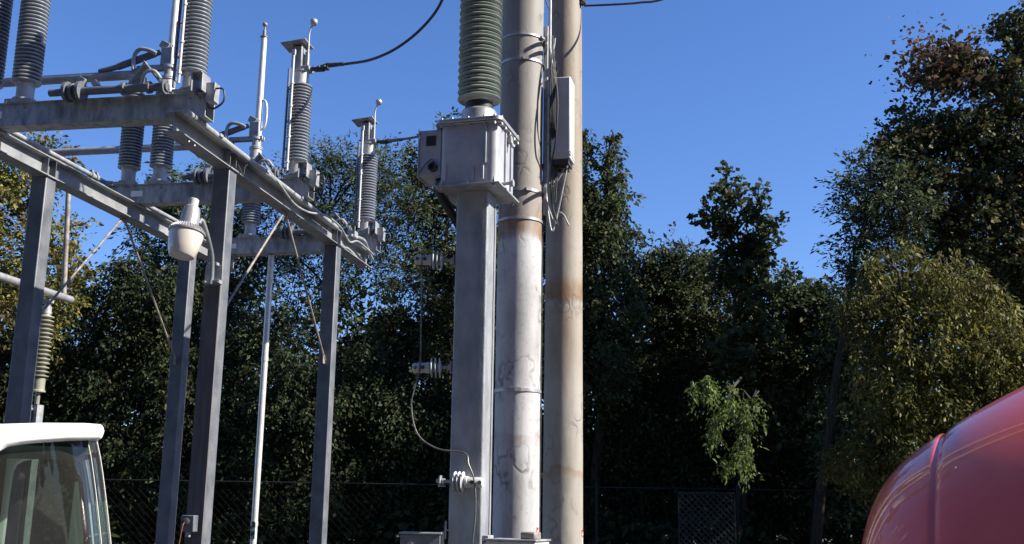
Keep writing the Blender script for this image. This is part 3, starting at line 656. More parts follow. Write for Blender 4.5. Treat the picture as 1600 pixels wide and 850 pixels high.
# equipment rail, conduits and cabinet on the right side of the nearer pole
def pole_gear():
    Y = 9.05
    root = empty('equipment_rail', P(848, 335, Y), 0, label='upright galvanised strut rail on the right side of the nearer pole', cat='rail')
    a, b = P(847, 62, Y), P(847.5, 336, Y); x = (a.x + b.x) / 2 + .012; z0, z1 = b.z, a.z + .12
    m = MB().box((x, Y, (z0 + z1) / 2), (.006, .05, z1 - z0)).box((x + .018, Y - .024, (z0 + z1) / 2), (.03, .006, z1 - z0)).box((x + .018, Y + .024, (z0 + z1) / 2), (.03, .006, z1 - z0))
    m.build('strut', M['alu'], root, .002)
    m = MB()
    for zz in (5.67, 5.42, 4.5, 4.24): m.box((x - .012, Y, zz), (.03, .09, .035)).lathe((x - .012, Y - .045, zz), [(.01, 0), (.01, .012)], (0, -1, 0), 6)
    m.build('standoff_bracket', M['dark'], root, .002)
    for zz in (5.64, 5.555, 4.26): MB().box((x + .012, Y - .02, zz), (.02, .4, .03)).build('shadow_bar', M['galv'], root, .002)  # bars added to throw curved shadow bands on the pole
    x2 = x + .04
    m = MB().tube([(x2 + .01, Y, z1 + 1.0), (x2 + .01, Y, z1 - .2), (x2 + .045, Y, z1 - .5), (x2 + .055, Y, z1 - .8), (x2 + .03, Y, z0 + .5), (x2 + .02, Y, z0 + .3)], .013, 10)
    single(m, 'conduit_pipe', M['galv'], 'thin grey conduit climbing beside the strut rail on the nearer pole', 'conduit')
    m = MB().tube(spline([(x2 + .03, Y - .04, z1 - .1), (x2 + .045, Y - .1, z1 - .4), (x2 + .075, Y - .17, z1 - .75), (x2 + .062, Y - .17, z1 - 1.1), (x2 + .035, Y - .1, z0 + .45), (x2 + .03, Y - .04, z0 + .15), (x2 + .09, Y - .03, z0 - .1)], 8), .0075, 8)
    m.tube(spline([(x2 + .01, Y - .03, z1 - .5), (x2 + .05, Y - .03, z1 - .7), (x2 + .085, Y - .02, z1 - 1.0), (x2 + .06, Y - .03, z1 - 1.3)], 8), .006, 8)
    for q_ in range(4):
        o_ = .012 * q_
        m.tube(spline([(x2 + .035 + o_, Y - .05 - .006 * q_, z1 - .15 - .1 * q_), (x2 + .015 + o_ * 1.1, Y - .14, z1 - .55), (x2 + .015 + o_ * 1., Y - .14, z1 - .95), (x2 + .05 + o_, Y - .06, z0 + .55), (x2 + .03 + o_, Y - .05, z0 + .25 - .05 * q_)], 6), .006, 8)
    single(m, 'black_cables', M['black'], 'black cables bowing out from the strut rail on the nearer pole', 'cable')
    m = MB().box((x2 + .025, Y + .001, z1 - .8), (.03, .008, .95))
    rr = random.Random(3)
    for i in range(7):
        zz = z1 - .42 - i * .13
        m.box((x2 + .03 + rr.uniform(-.005, .01), Y - .02, zz), (.035, .03, .05 + rr.uniform(0, .03))).lathe((x2 + .03, Y - .035, zz), [(.009, 0), (.009, .014)], (0, -1, 0), 8)
    single(m, 'terminal_strip', M['steel'], 'column of small metal clamps between strut rail and cabinet', 'clamps', bevel=.003)
    m = MB().tube(spline([P(857, 345, Y), P(852, 290, Y), P(857, 335, Y - .03), P(861, 358, Y - .03), P(865, 358, Y - .03), P(872, 330, Y), P(886, 262, Y)], 8), .008, 8)
    m.tube(spline([P(849, 300, Y), P(858, 328, Y), P(866, 345, Y), P(872, 333, Y), P(880, 335, Y), P(889, 352, Y)], 8), .008, 8)
    m.tube(spline([P(868, 285, Y), P(874, 278, Y), P(882, 262, Y), P(883, 255, Y)], 6), .008, 8)
    m.tube(spline([P(871, 262, Y), P(869, 272, Y), P(868, 282, Y)], 4), .007, 8)
    m.tube(spline([P(858, 285, Y), P(862, 292, Y), P(866, 288, Y), P(863, 280, Y), P(858, 284, Y)], 6), .01, 8)
    m.tube(spline([P(849, 68, Y), P(852, 78, Y), P(862, 82, Y), P(866, 70, Y), P(867, 60, Y)], 6), .009, 8)
    single(MB().tube([P(849, 20, Y), P(849, -10, Y), P(857, 12, Y + .6), P(866, -30, 10.35)], .007, 8), 'tie_wire', M['galv'], 'pale wire crossing from the nearer pole to the farther one near the top edge', 'wire')
    single(m, 'cable_loops', M['galv'], 'tangle of pale cable loops hanging under the grey cabinet', 'cable')
    # the cabinet
    c = (P(866, 185, 8.93) + P(891, 185, 8.93)) / 2; zt, zb = P(880, 121, 8.95).z, P(880, 249, 8.95).z
    Rc = rz(-RAD(14)); h = zt - zb
    root = empty('pole_cabinet', Vector((c.x + .012, 9.03, zb)), -RAD(14), label='light grey upright cabinet mounted between the two concrete poles', cat='cabinet')
    cc = Vector((c.x + .012, 9.03, (zt + zb) / 2))
    m = MB().box(cc, (.168, .2, h), Rc); body = m.build('body', M['cabinet'], root, .012)
    m = MB().box(cc + Vector((0, 0, -h / 2 + .035)), (.176, .208, .012), Rc).box(cc + Vector((0, 0, -h / 2 + .06)), (.174, .206, .008), Rc); m.build('seam', M['cabinet'], body)
    m = MB().box(cc + Vector((0, 0, -h / 2 - .022)), (.13, .19, .04), Rc)
    for i in range(3):
        for k in range(2): m.lathe(cc + Rc @ Vector((-.04 + .04 * i, -.05 + .1 * k, -h / 2 - .04)), [(.017, 0), (.017, -.035)], n=10)
    m.build('cable_entry', M['dark'], root)
    m = MB().box(cc + Rc @ Vector((-.1, .0, .25)), (.06, .05, .03), Rc).box(cc + Rc @ Vector((-.1, .0, -.2)), (.06, .05, .03), Rc)
    m.build('mounting_arm', M['galv'], root)
    rx = c2_.x + .193
    m = MB().tube([(rx, Y - .02, 0), (rx, Y - .02, z0 + .1)], .006, 8)
    for zz in (.9, 1.6, 2.4, 3.2, 3.9): m.box((rx, Y - .02, zz), (.02, .02, .02))
    single(m, 'earth_wire', M['dark'], 'dark wire running down the right edge of the nearer pole', 'wire')
pole_gear()

# overhead conductors
m = MB().tube(spline([P(497, 106, 10.75), P(540, 100, 10.6), P(580, 93, 10.4), P(620, 75, 10.2), P(660, 43, 10.0), P(690, 2, 9.8), P(708, -60, 9.6), P(718, -200, 9.3)], 10), .0145, 10)
m.tube([P(495, 107, 10.75), P(512, 101, 10.72), P(516, 101.5, 10.7), P(537, 100, 10.62)], .021, 10)
single(m, 'conductor_cable', M['dark'], 'thick dark cable curving up from the middle switch to the top edge', 'cable', 'dark cables leaving the switches')
m = MB().tube(spline([P(596, 222, 13.0), P(625, 218, 12.7), P(655, 213, 12.3), P(700, 200, 11.8), P(760, 150, 11.2), P(800, 30, 10.7)], 8), .0145, 10)
m.tube([P(596, 222, 13.0), P(606, 219, 12.9), P(612, 219.5, 12.8), P(628, 218, 12.65)], .021, 10)
single(m, 'conductor_cable', M['dark'], 'dark cable from the farthest switch passing behind the terminal box', 'cable', 'dark cables leaving the switches')
m = MB().tube(spline([P(913, 9, 10.5), P(960, 7, 10.4), P(1000, 4, 10.2), P(1045, -4, 9.9), P(1200, -60, 9)], 8), .011, 10)
single(m, 'guy_cable', M['dark'], 'dark cable leaving the farther pole to the right at the top edge', 'cable')
m = MB(); cc = P(911, 4, 10.5)
for i in range(7): m.lathe(cc + Vector((random.uniform(-.03, .03), -.03, -.03 + .012 * i)), [(.022, -.02), (.022, .02)], (1, .2, random.uniform(-.6, .6)), 8)
single(m, 'cable_clamp', M['dark'], 'small black clamp on the farther pole where the right cable starts', 'clamp')

# low cabinets at the bottom edge
def low_cabinet(c, w_, d_, h, ang, label, kind):
    R = rz(ang); c = Vector(c)
    root = empty('ground_cabinet', (c.x, c.y, 0), ang, label=label, cat='cabinet')
    MB().box(c - Vector((0, 0, h / 2)), (w_, d_, h), R).build('body', M['cabinet' if kind else 'steel'], root, .004)
    MB().box(c + R @ Vector((0, 0, .0065)), (w_ + .02, d_ + .02, .012), R).build('lid', M['galv'], root, .003)
    if kind == 0:
        x = w_ / 2
        MB().box(c + R @ Vector((x + .012, -.05, -.08)), (.02, .05, .2), R).box(c + R @ Vector((x + .03, -.06, .03)), (.012, .02, .12), R).box(c + R @ Vector((x + .045, -.06, .03)), (.03, .012, .012), R).build('hinge', M['galv'], root, .002)
        MB().box(c + R @ Vector((-w_ / 2 + .035, -d_ / 2 - .003, -h / 2 + .1)), (.004, .004, h - .3), R).build('door_gap', M['trim'], root)
        MB().lathe(c + R @ Vector((-w_ / 2 + .07, -d_ / 2, -.07)), [(.02, 0), (.02, .02)], R @ Vector((0, -1, 0)), 16).build('door_knob', M['galv'], root)
    else:
        MB().box(c + R @ Vector((w_ / 2 - .07, -.02, .035)), (.1, .12, .045), R).build('cover_plate', M['rust'], root, .01)
    for a in (-1, 1):
        for b_ in (-1, 1): MB().box(Vector((c.x, c.y, (c.z - h) / 2)) + R @ Vector((a * (w_ / 2 - .03), b_ * (d_ / 2 - .03), 0)), (.035, .035, c.z - h), R).build('leg', M['galv'], root)
ca = P(658, 833.5, 7.5)
low_cabinet((ca.x, 7.62, ca.z - .006), .27, .2, .5, -RAD(4), 'small dark grey metal cabinet just left of the pedestal base', 0)
ca = P(792, 843, 7.1)
low_cabinet((ca.x + .07, 7.12, ca.z - .008), .33, .26, .45, -RAD(22), 'grey metal cabinet in front of the foot of the nearer pole', 1)

# ------------------------------------------------------------------ white vehicle at the left
def white_car():
    a = RAD(21.5); org = Vector((-1.497, 4.0, -.012)); R = rz(a)
    root = empty('white_car', org, a, label='white car at the left edge seen at its rear corner, with see-through wraparound glass', cat='car')
    def W(x, y, z): return org + R @ Vector((x, y, z))
    WD = 1.55
    inner = [(.014, 1.834), (-.1, 1.826), (-.2, 1.815), (-.25, 1.808), (-.295, 1.798), (-.322, 1.78), (-.334, 1.75), (-.34, 1.6), (-.344, 1.12)]
    outer = [(-.75, 1.12), (-.75, 1.80), (-.55, 1.838), (-.44, 1.862), (-.36, 1.874), (-.2, 1.886), (-.05, 1.891), (.012, 1.889), (.02, 1.865)]
    poly = inner + outer
    m = MB()
    for y in (0, WD - .06): m.prism([W(x, y, z) for x, z in poly], (0, 0, 0), R @ Vector((0, .06, 0)))
    m.box(W(-.32, WD / 2, 1.852), (.66, WD - .13, .022), R)
    m.box(W(-2.1, WD / 2, 1.815), (2.69, WD - .16, .05), R)
    body = m.build('roof', M['white'], root, .012, sharp=50)
    MB().box(W(-.36, WD / 2, 1.822), (.66, WD - .14, .03), R).build('headliner', M['trim'], root)
    MB().box(W(-.55, WD - .075, 1.5), (.36, .012, .62), R).build('inner_panel', M['trim'], root)
    m = MB().box(W(-2.15, WD / 2, .72), (4.25, WD + .1, .78), R).box(W(-4.45, WD / 2, .62), (.4, WD, .5), R)
    m.build('lower_body', M['white'], root, .06)
    m = MB()
    for y in (.02, WD - .08):
        for x in (-1.5, -2.35): m.box(W(x, y + .03, 1.46), (.11, .05, .69), R)
        m.prism([W(-3.45, y, 1.1), W(-3.35, y, 1.1), W(-2.9, y, 1.8), W(-3.0, y, 1.8)], (0, 0, 0), R @ Vector((0, .05, 0)))
    m.build('pillar', M['white'], root, .01)
    # wraparound rear glass
    def xr(z): t = (1.835 - z) / .7; return .0 + .14 * t ** .85 if t > 0 else .0
    zs = [1.835 - .715 * i / 12 for i in range(13)]; plan = []
    def ring(z):
        x1 = xr(z); r = .16; pts = []
        for x in (-.355, -.3, -.2): pts.append((x, .03))
        for k in range(9):
            an = RAD(90 * k / 8); pts.append((x1 - r + r * math.sin(an), .03 + r - r * math.cos(an)))
        for k in range(8, -1, -1):
            an = RAD(90 * k / 8); pts.append((x1 - r + r * math.sin(an), WD - .03 - r + r * math.cos(an)))
        for x in (-.2, -.3, -.355): pts.append((x, WD - .03))
        return pts
    vs = []; fs = []; n = len(ring(1.5))
    for z in zs: vs += [W(x, y, z) for x, y in ring(z)]
    for i in range(len(zs) - 1):
        for k in range(n - 1): fs.append((i * n + k, i * n + k + 1, (i + 1) * n + k + 1, (i + 1) * n + k))
    MB().add(vs, fs).build('rear_glass', M['glass'], root, sharp=80)
    MB().tube([W(xr(z) - .16 + .165 * math.sin(RAD(50)), .19 - .165 * math.cos(RAD(50)), z) for z in zs], .0016, 6).build('glass_seam', M['label_white'], root)
    MB().tube([W(xr(z) + .002, .19, z) for z in zs], .0016, 6).build('glass_edge', M['label_white'], root)
    m = MB().prism([W(x, 1.2, z) for x, z in ((-.06, 1.7), (-.045, 1.7), (.0, 1.45), (.01, 1.12), (-.07, 1.12), (-.065, 1.4))], (0, 0, 0), R @ Vector((0, .03, 0)))
    m.build('interior_trim', M['seatbelt'], root)
    m = MB()
    for y in (.02, WD - .02):
        m.box(W(-1.0, y, 1.46), (.5, .008, .6), R); m.box(W(-1.93, y, 1.46), (.72, .008, .6), R); m.box(W(-2.7, y, 1.46), (.5, .008, .6), R)
    m.build('side_window', M['glass'], root)
    for x in (-.75, -3.6):
        for y in (-.02, WD - .18):
            t = MB().lathe(W(x, y, .34), [(.2, 0), (.31, 0), (.335, .03), (.335, .17), (.31, .2), (.2, .2)], R @ Vector((0, 1, 0)), 36).build('wheel', M['tyre'], root)
            MB().lathe(W(x, y + .02, .34), [(.05, -.01), (.2, .0), (.2, .16), (.05, .17)], R @ Vector((0, 1, 0)), 24).build('rim', M['alu'], t)
white_car()

# ------------------------------------------------------------------ red truck at the right
def red_truck():
    red = mat('red_truck_paint', (.86, .085, .045), (.9, .14, .075), .36, 0, 2.6, coat=.75, bump=.02, bscale=3)
    root = empty('red_truck', (1.0, 3.25, 0), 0, label='glossy red truck at the lower right corner, only its rounded hood in view', cat='truck')
    st = [(1.0, 1.36, .42), (1.006, 1.45, .55), (1.022, 1.53, .66), (1.05, 1.60, .745), (1.09, 1.66, .80), (1.15, 1.72, .85), (1.24, 1.785, .886),
          (1.26, 1.797, .892), (1.268, 1.793, .889), (1.276, 1.795, .889), (1.284, 1.807, .895), (1.30, 1.82, .898), (1.34, 1.848, .905), (1.45, 1.912, .915), (1.6, 1.985, .925), (1.8, 2.075, .93), (2.1, 2.2, .93), (2.5, 2.26, .93), (2.95, 2.28, .93)]
    vs = []; fs = []; n = 48; zb = .35
    for x, zt, hw in st:
        zc = (zt + zb) / 2; hz = (zt - zb) / 2
        for k in range(n):
            an = 2 * math.pi * k / n; c_, s_ = math.cos(an), math.sin(an); e = 2 / 2.1
            vs.append((x, 3.93 + hw * math.copysign(abs(c_) ** e, c_), zc + hz * math.copysign(abs(s_) ** e, s_)))
    for i in range(len(st) - 1):
        for k in range(n): k2 = (k + 1) % n; fs.append((i * n + k, i * n + k2, (i + 1) * n + k2, (i + 1) * n + k))
    fs.append(tuple(range(n))[::-1]); fs.append(tuple((len(st) - 1) * n + k for k in range(n)))
    h = MB().add(vs, fs).build('hood', red, root, sharp=70)
    s = h.modifiers.new('smooth', 'SUBSURF'); s.levels = 1; s.render_levels = 2
    m = MB().prism([(2.97, 2.98, .7), (4.9, 2.98, .7), (4.9, 2.98, 2.75), (3.5, 2.98, 2.75), (3.05, 2.98, 2.1)], (0, 0, 0), (0, 1.9, 0))
    m.build('cab', red, root, .05)
    m = MB().box((3.95, 2.972, 2.3), (.9, .012, .6)).box((3.95, 4.888, 2.3), (.9, .012, .6)); m.build('side_window', M['glass'], root)
    m = MB().box((1.25, 3.93, .66), (.3, 2.0, .24)); m.build('bumper', M['galv'], root, .03)
    m = MB().box((4.6, 3.93, .58), (6.2, .8, .2)).box((6.4, 3.93, 1.0), (2.9, 2.1, .2)); m.build('chassis', M['dark'], root)
    for x in (1.95, 6.6):
        for y in (2.95, 4.6):
            t = MB().lathe((x, y, .5), [(.28, 0), (.46, 0), (.5, .04), (.5, .26), (.46, .3), (.28, .3)], (0, 1, 0), 40).build('wheel', M['tyre'], root)
            MB().lathe((x, y + .03, .5), [(.06, -.01), (.28, .02), (.28, .22), (.06, .25)], (0, 1, 0), 24).build('rim', M['alu'], t)
    TR = 1
    for y in (3.25, 4.6): MB().lathe((1.03, y, 1.2), [(.0, 0), (.08, .005), (.1, .03), (.1, .1)], (1, 0, 0), 24).build('headlight', M['alu'], root)
    root.rotation_euler = (0, 0, -RAD(26)); root.location = (.955, 3.25, .075)
red_truck()

# ------------------------------------------------------------------ fence and lattice
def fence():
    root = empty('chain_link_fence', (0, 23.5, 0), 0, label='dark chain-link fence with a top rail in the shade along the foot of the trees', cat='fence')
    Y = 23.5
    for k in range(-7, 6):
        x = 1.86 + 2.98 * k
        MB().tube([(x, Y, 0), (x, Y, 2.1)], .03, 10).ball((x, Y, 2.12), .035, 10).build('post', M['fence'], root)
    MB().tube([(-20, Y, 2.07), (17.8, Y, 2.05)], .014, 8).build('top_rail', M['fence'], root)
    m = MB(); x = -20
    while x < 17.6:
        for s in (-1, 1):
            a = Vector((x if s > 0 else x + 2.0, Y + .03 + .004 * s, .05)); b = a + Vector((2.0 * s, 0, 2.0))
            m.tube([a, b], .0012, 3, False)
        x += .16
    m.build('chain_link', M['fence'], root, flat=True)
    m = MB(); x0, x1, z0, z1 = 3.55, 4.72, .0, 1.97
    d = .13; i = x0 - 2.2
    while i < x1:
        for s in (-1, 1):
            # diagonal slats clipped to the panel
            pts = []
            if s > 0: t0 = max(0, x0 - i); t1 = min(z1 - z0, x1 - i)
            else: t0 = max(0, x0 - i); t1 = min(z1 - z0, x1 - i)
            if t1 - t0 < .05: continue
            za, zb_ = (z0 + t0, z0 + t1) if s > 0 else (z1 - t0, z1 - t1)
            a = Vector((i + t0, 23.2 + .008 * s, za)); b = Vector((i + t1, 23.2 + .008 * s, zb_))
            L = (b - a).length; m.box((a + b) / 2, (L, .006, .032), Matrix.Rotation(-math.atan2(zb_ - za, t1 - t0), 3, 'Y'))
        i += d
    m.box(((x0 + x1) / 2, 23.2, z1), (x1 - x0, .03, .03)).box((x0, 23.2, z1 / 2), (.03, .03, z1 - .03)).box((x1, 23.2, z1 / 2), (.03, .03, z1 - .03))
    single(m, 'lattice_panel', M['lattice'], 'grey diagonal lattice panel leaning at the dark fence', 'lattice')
fence()

# ------------------------------------------------------------------ trees
rng = np.random.default_rng(11)
def leaves_mesh(name, cen, size, mt, parent, droop=.3, aspect=.55, rnd=None, along=None):
    """cen: (n,3) leaf positions, one folded four-point leaf at each"""
    n = len(cen); g = rnd or rng
    d = g.normal(size=(n, 3)); d[:, 2] = d[:, 2] * .6 - droop
    if along is not None: d = d * .55 + along
    d /= np.linalg.norm(d, axis=1)[:, None]
    nrm = g.normal(size=(n, 3)); nrm[:, 2] += .6; s = np.cross(d, nrm); s /= np.linalg.norm(s, axis=1)[:, None] + 1e-9
    up = np.cross(s, d); L = size * np.clip(np.exp(g.normal(size=(n, 1)) * .32), .45, 2.0); Wd = L * aspect * .5
    mid = cen + d * L * .45
    v = np.empty((n, 4, 3)); v[:, 0] = cen; v[:, 1] = mid + s * Wd + up * L * .08; v[:, 2] = cen + d * L; v[:, 3] = mid - s * Wd + up * L * .08
    me = bpy.data.meshes.new(name); v = v.reshape(-1, 3)
    inv = np.array(parent.location); v = v - inv
    me.vertices.add(len(v)); me.vertices.foreach_set('co', v.astype(np.float32).ravel())
    me.loops.add(n * 4); me.loops.foreach_set('vertex_index', np.arange(n * 4, dtype=np.int32))
    me.polygons.add(n); me.polygons.foreach_set('loop_start', np.arange(0, n * 4, 4, dtype=np.int32)); me.polygons.foreach_set('loop_total', np.full(n, 4, dtype=np.int32))
    me.update(); me.validate(); me.materials.append(mt)
    o = bpy.data.objects.new(name, me); col.objects.link(o); o.parent = parent
    return o
def tree(name, label, Y, lobes, lm, leaf=.12, dens=1.0, droop=.3, aspect=.55, clump=.42, perclump=46, cat='tree', seed=0, base=None, hang=0, group='trees behind the fence', solid=.55, dy=1.0, flat=1.0, limb=None):
    """lobes in photo pixels at distance Y: (px, py, rx_px, ry_px[, dY])"""
    g = np.random.default_rng(100 + seed); rd = random.Random(seed)
    leaf *= .74; perclump = int(perclump * 1.7); L = []
    for l in lobes:
        yy = Y + (l[4] if len(l) > 4 else 0); c = P(l[0], l[1], yy); k = yy * 1.03 / F_PX
        L.append((np.array(c), np.array((l[2] * k, max(.8, (l[2] + l[3]) * .5 * k * dy), l[3] * k))))
    bx = base[0] if base else float(np.mean([c[0] for c, r in L]))
    bpt = Vector((bx, max(Y + 1.3, 24.4) if Y > 18 else Y, 0)); root = empty(name, bpt, 0, label=label, cat=cat, group=group)
    top = max(L, key=lambda a: a[0][2]); cl = []
    for c, r in L:
        n = max(4, int(dens * 7.6 * math.pi * r[0] * r[2] / (math.pi * clump ** 2) * (1 + .25 * r[1])))
        d = g.normal(size=(n, 3)); d /= np.linalg.norm(d, axis=1)[:, None]
        rad = g.uniform(solid ** 3, 1, n) ** (1 / 3) * (1 + .16 * g.normal(size=n))
        cl.append(c + d * r * rad[:, None])
    cl = np.concatenate(cl); cl = cl[cl[:, 2] > .25]
    # limbs: trunk to the lobes, then twigs to a share of the clumps
    m = MB(); tz = max(1.5, top[0][2] * .97); lean = top[0][:2] - np.array(bpt[:2])
    def tp(f): return Vector((bpt.x + lean[0] * f ** 1.5, bpt.y + lean[1] * f, tz * f))
    r0 = .04 + tz * .009
    if limb: m.tube(spline(limb, 8), [.028 - .024 * i / (8 * len(limb) - 8) for i in range(8 * len(limb) - 7)], 8)
    else: m.tube([tp(f) + Vector((rd.uniform(-.05, .05), rd.uniform(-.05, .05), 0)) for f in np.linspace(0, 1, 9)], [r0 * (1.25 - f * 1.15) for f in np.linspace(0, 1, 9)], 9)
    m.build('stem' if limb else 'trunk', M['bark'], root)
    m = MB(); 
    for c, r in ([] if limb else L):
        c = Vector(c); f = min(.9, max(.2, (c.z - r[2] * .8) / tz)); a = tp(f)
        m.tube(spline([a, a.lerp(c, .5) + Vector((0, 0, .3)), c], 4), [r0 * .28 * (1 - .6 * i / 8) for i in range(9)], 7)
    pick = g.choice(len(cl), min(len(cl), 8 if limb else 70 + len(cl) // 8), replace=False)
    for i in pick:
        q = Vector(cl[i]); c, r = min(L, key=lambda a: float(np.sum(((a[0] - cl[i]) / a[1]) ** 2))); c = Vector(c)
        s_ = c.lerp(q, rd.uniform(.0, .35)); mid = s_.lerp(q, .55) + Vector((rd.uniform(-.15, .15), rd.uniform(-.15, .15), rd.uniform(-.1, .25)))
        m.tube([s_, mid, q], [.02, .014, .006], 5, False)
    m.build('branches', M['bark'], root)
    # leaves
    n = len(cl); per = g.poisson(perclump, n); idx = np.repeat(np.arange(n), per)
    sc = g.uniform(.55, 1.25, n)[idx][:, None] * clump
    NT = 7; tw = g.normal(size=(n, NT, 3)); tw[..., 2] = tw[..., 2] * .75 * flat - .15
    if hang: tw[..., :2] *= .6; tw[..., 2] = -np.abs(tw[..., 2]) * .8 - hang * g.uniform(.1, 1, (n, NT))
    tw /= np.maximum(np.linalg.norm(tw, axis=2)[..., None], .6)
    ti = tw[idx, g.integers(0, NT, len(idx))]; tt = g.uniform(0, 1, (len(idx), 1)) ** .8
    pos = cl[idx] + ti * tt * sc * 1.45 + g.normal(size=(len(idx), 3)) * clump * .13
    pos[:, 2] -= (tt[:, 0] ** 2) * sc[:, 0] * (.25 + .5 * hang)
    keep = pos[:, 2] > .1; pos = pos[keep]; ti = ti[keep]
    leaves_mesh('crown', pos, leaf, LM[lm], root, droop, aspect, g, ti)
    return root

tree('yellowing_tree', 'tall tree at the left edge with small yellow and rust tinted leaves', 24.5,
     [(45, 265, 48, 55), (85, 235, 22, 30), (15, 330, 60, 70), (85, 385, 48, 60), (55, 460, 70, 60), (-50, 300, 70, 90), (-60, 450, 80, 90)], 'autumn', leaf=.13, dens=.75, clump=.38, seed=1, base=(-11.8,))
tree('dark_tree', 'dark bushy tree right of the yellowing tree, its low top under the left beam', 26,
     [(215, 425, 52, 55), (175, 470, 50, 50), (250, 470, 60, 70), (200, 570, 80, 70), (270, 600, 70, 80), (180, 690, 80, 70), (260, 740, 90, 70), (120, 620, 50, 70), (100, 560, 60, 60), (40, 600, 70, 70), (60, 690, 80, 70), (-40, 580, 70, 90)], 'deep_shade', leaf=.13, dens=1.1, seed=2, hang=.5, solid=.3)
tree('feathery_tree', 'dark feathery tree whose twigs show between the two middle insulators', 27,
     [(262, 300, 42, 40), (300, 350, 60, 55), (340, 290, 40, 40), (360, 380, 60, 60), (320, 460, 70, 60), (370, 550, 70, 70), (350, 650, 70, 70), (380, 750, 80, 70), (235, 380, 35, 35)], 'blue', leaf=.15, dens=.85, seed=3, aspect=.35, clump=.36, solid=.3)
tree('feathery_tree', 'airy feathery tree behind the right ends of the switches, blue sky showing through it', 26.5,
     [(462, 290, 42, 50), (515, 250, 38, 40), (560, 275, 48, 50), (600, 262, 40, 40), (500, 350, 60, 60), (570, 375, 60, 60), (640, 330, 50, 60), (430, 400, 50, 70), (640, 440, 50, 60), (520, 455, 40, 40), (440, 500, 60, 60)],
     'blue', leaf=.13, dens=1.25, seed=4, aspect=.33, clump=.42, perclump=42, solid=.2)
tree('tall_tree', 'tall tree behind the transformer, its tip showing above the terminal box', 27.5,
     [(700, 230, 28, 45), (680, 300, 50, 50), (740, 280, 50, 60), (660, 250, 25, 22), (690, 400, 55, 60), (760, 420, 60, 70), (700, 520, 60, 60), (640, 530, 55, 50)], 'dark', leaf=.13, dens=1.0, seed=5, clump=.36)
tree('dark_tree', 'dark tree low behind the slim operating pipe', 25.2,
     [(455, 600, 70, 70), (530, 640, 70, 80), (430, 700, 70, 70), (500, 760, 80, 60), (560, 560, 50, 50)], 'deep_shade', leaf=.12, dens=1.2, seed=6, hang=.6, solid=.3)
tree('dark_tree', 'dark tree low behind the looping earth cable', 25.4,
     [(620, 640, 60, 70), (680, 640, 70, 80), (600, 730, 70, 70), (690, 760, 80, 60), (760, 620, 60, 80)], 'deep_shade', leaf=.12, dens=1.2, seed=7, hang=.6, solid=.3)
tree('spire_tree', 'narrow tree with a pointed top just right of the farther pole', 25,
     [(953, 218, 7, 22), (952, 255, 14, 26), (912, 240, 16, 48), (958, 295, 24, 30), (925, 320, 42, 44), (968, 350, 24, 28), (930, 400, 60, 55), (880, 350, 60, 80), (950, 470, 60, 50), (930, 560, 60, 60)], 'dark', leaf=.13, dens=.95, seed=8, clump=.3, hang=.4)
tree('round_top_bush', 'dark leafy bush tree forming the low skyline between the spire and the glossy poplar', 27,
     [(1010, 425, 45, 35), (1065, 420, 38, 40), (1050, 395, 18, 20), (1110, 440, 50, 40), (1040, 480, 70, 50), (1110, 520, 80, 60), (1030, 580, 70, 60)], 'cotton', leaf=.12, dens=1.2, seed=9, clump=.33, solid=.3)
tree('poplar', 'young poplar with round glossy leaves standing clear above the low skyline', 24.6,
     [(1137, 300, 17, 28), (1115, 335, 22, 24), (1148, 345, 28, 26), (1182, 318, 12, 22), (1196, 350, 22, 20), (1160, 390, 34, 26), (1190, 395, 24, 22), (1165, 430, 34, 24), (1180, 470, 40, 30), (1170, 540, 50, 50)], 'cotton', leaf=.15, aspect=.95, dens=.62, seed=10, clump=.25, perclump=22)
tree('pale_bush', 'bushy tree with sparse pale leaves right of the poplar', 25.5,
     [(1225, 450, 28, 36), (1250, 475, 45, 38), (1300, 480, 40, 36), (1230, 540, 60, 50), (1290, 560, 60, 60), (1210, 620, 60, 60), (1280, 660, 60, 70), (1310, 750, 60, 60), (1330, 640, 50, 70), (1322, 560, 30, 70, -1.5), (1318, 690, 30, 80, -1.5)], 'blue', leaf=.13, aspect=.7, dens=1.0, seed=11, clump=.34, solid=.3)
tree('dark_tree', 'dark tree behind the fence right of the farther pole', 26.5,
     [(950, 660, 60, 70), (1010, 660, 70, 70), (970, 760, 80, 60), (1050, 740, 70, 60), (1090, 640, 60, 60), (1140, 720, 60, 70), (1210, 740, 70, 70)], 'deep_shade', leaf=.12, dens=1.3, seed=12, hang=.7, solid=.2)
maple = tree('maple_tree', 'big maple filling the upper right corner with a few red leaves on its left shoulder', 22.5,
     [(1590, 60, 40, 70), (1450, 110, 28, 34), (1500, 110, 42, 34), (1550, 130, 50, 50), (1440, 200, 46, 44), (1412, 215, 28, 22), (1500, 210, 70, 60), (1410, 275, 36, 30), (1580, 230, 60, 70), (1400, 230, 40, 30), (1440, 290, 70, 50), (1540, 320, 80, 60), (1620, 160, 50, 90), (1600, 400, 60, 70), (1480, 370, 60, 50), (1640, 300, 60, 90)],
     'big', leaf=.12, aspect=.8, dens=.85, seed=13, clump=.36, perclump=54, solid=.3)
g_ = np.random.default_rng(5); pts = []
for (a, b, r, n) in ((1442, 84, .34, 260), (1470, 100, .38, 240), (1500, 88, .3, 160), (1532, 112, .34, 110), (1420, 118, .28, 120), (1455, 135, .4, 120)):
    pts.append(np.array(P(a, b, 21.9)) + g_.normal(size=(n, 3)) * r * .95)
leaves_mesh('reddened_leaves', np.concatenate(pts), .1, leaf_mat('reddened_maple_leaves', [(0, (.05, .045, .022)), (.55, (.10, .065, .035)), (.85, (.17, .07, .045)), (1, (.2, .14, .06))], None), maple, .3, .8, g_)
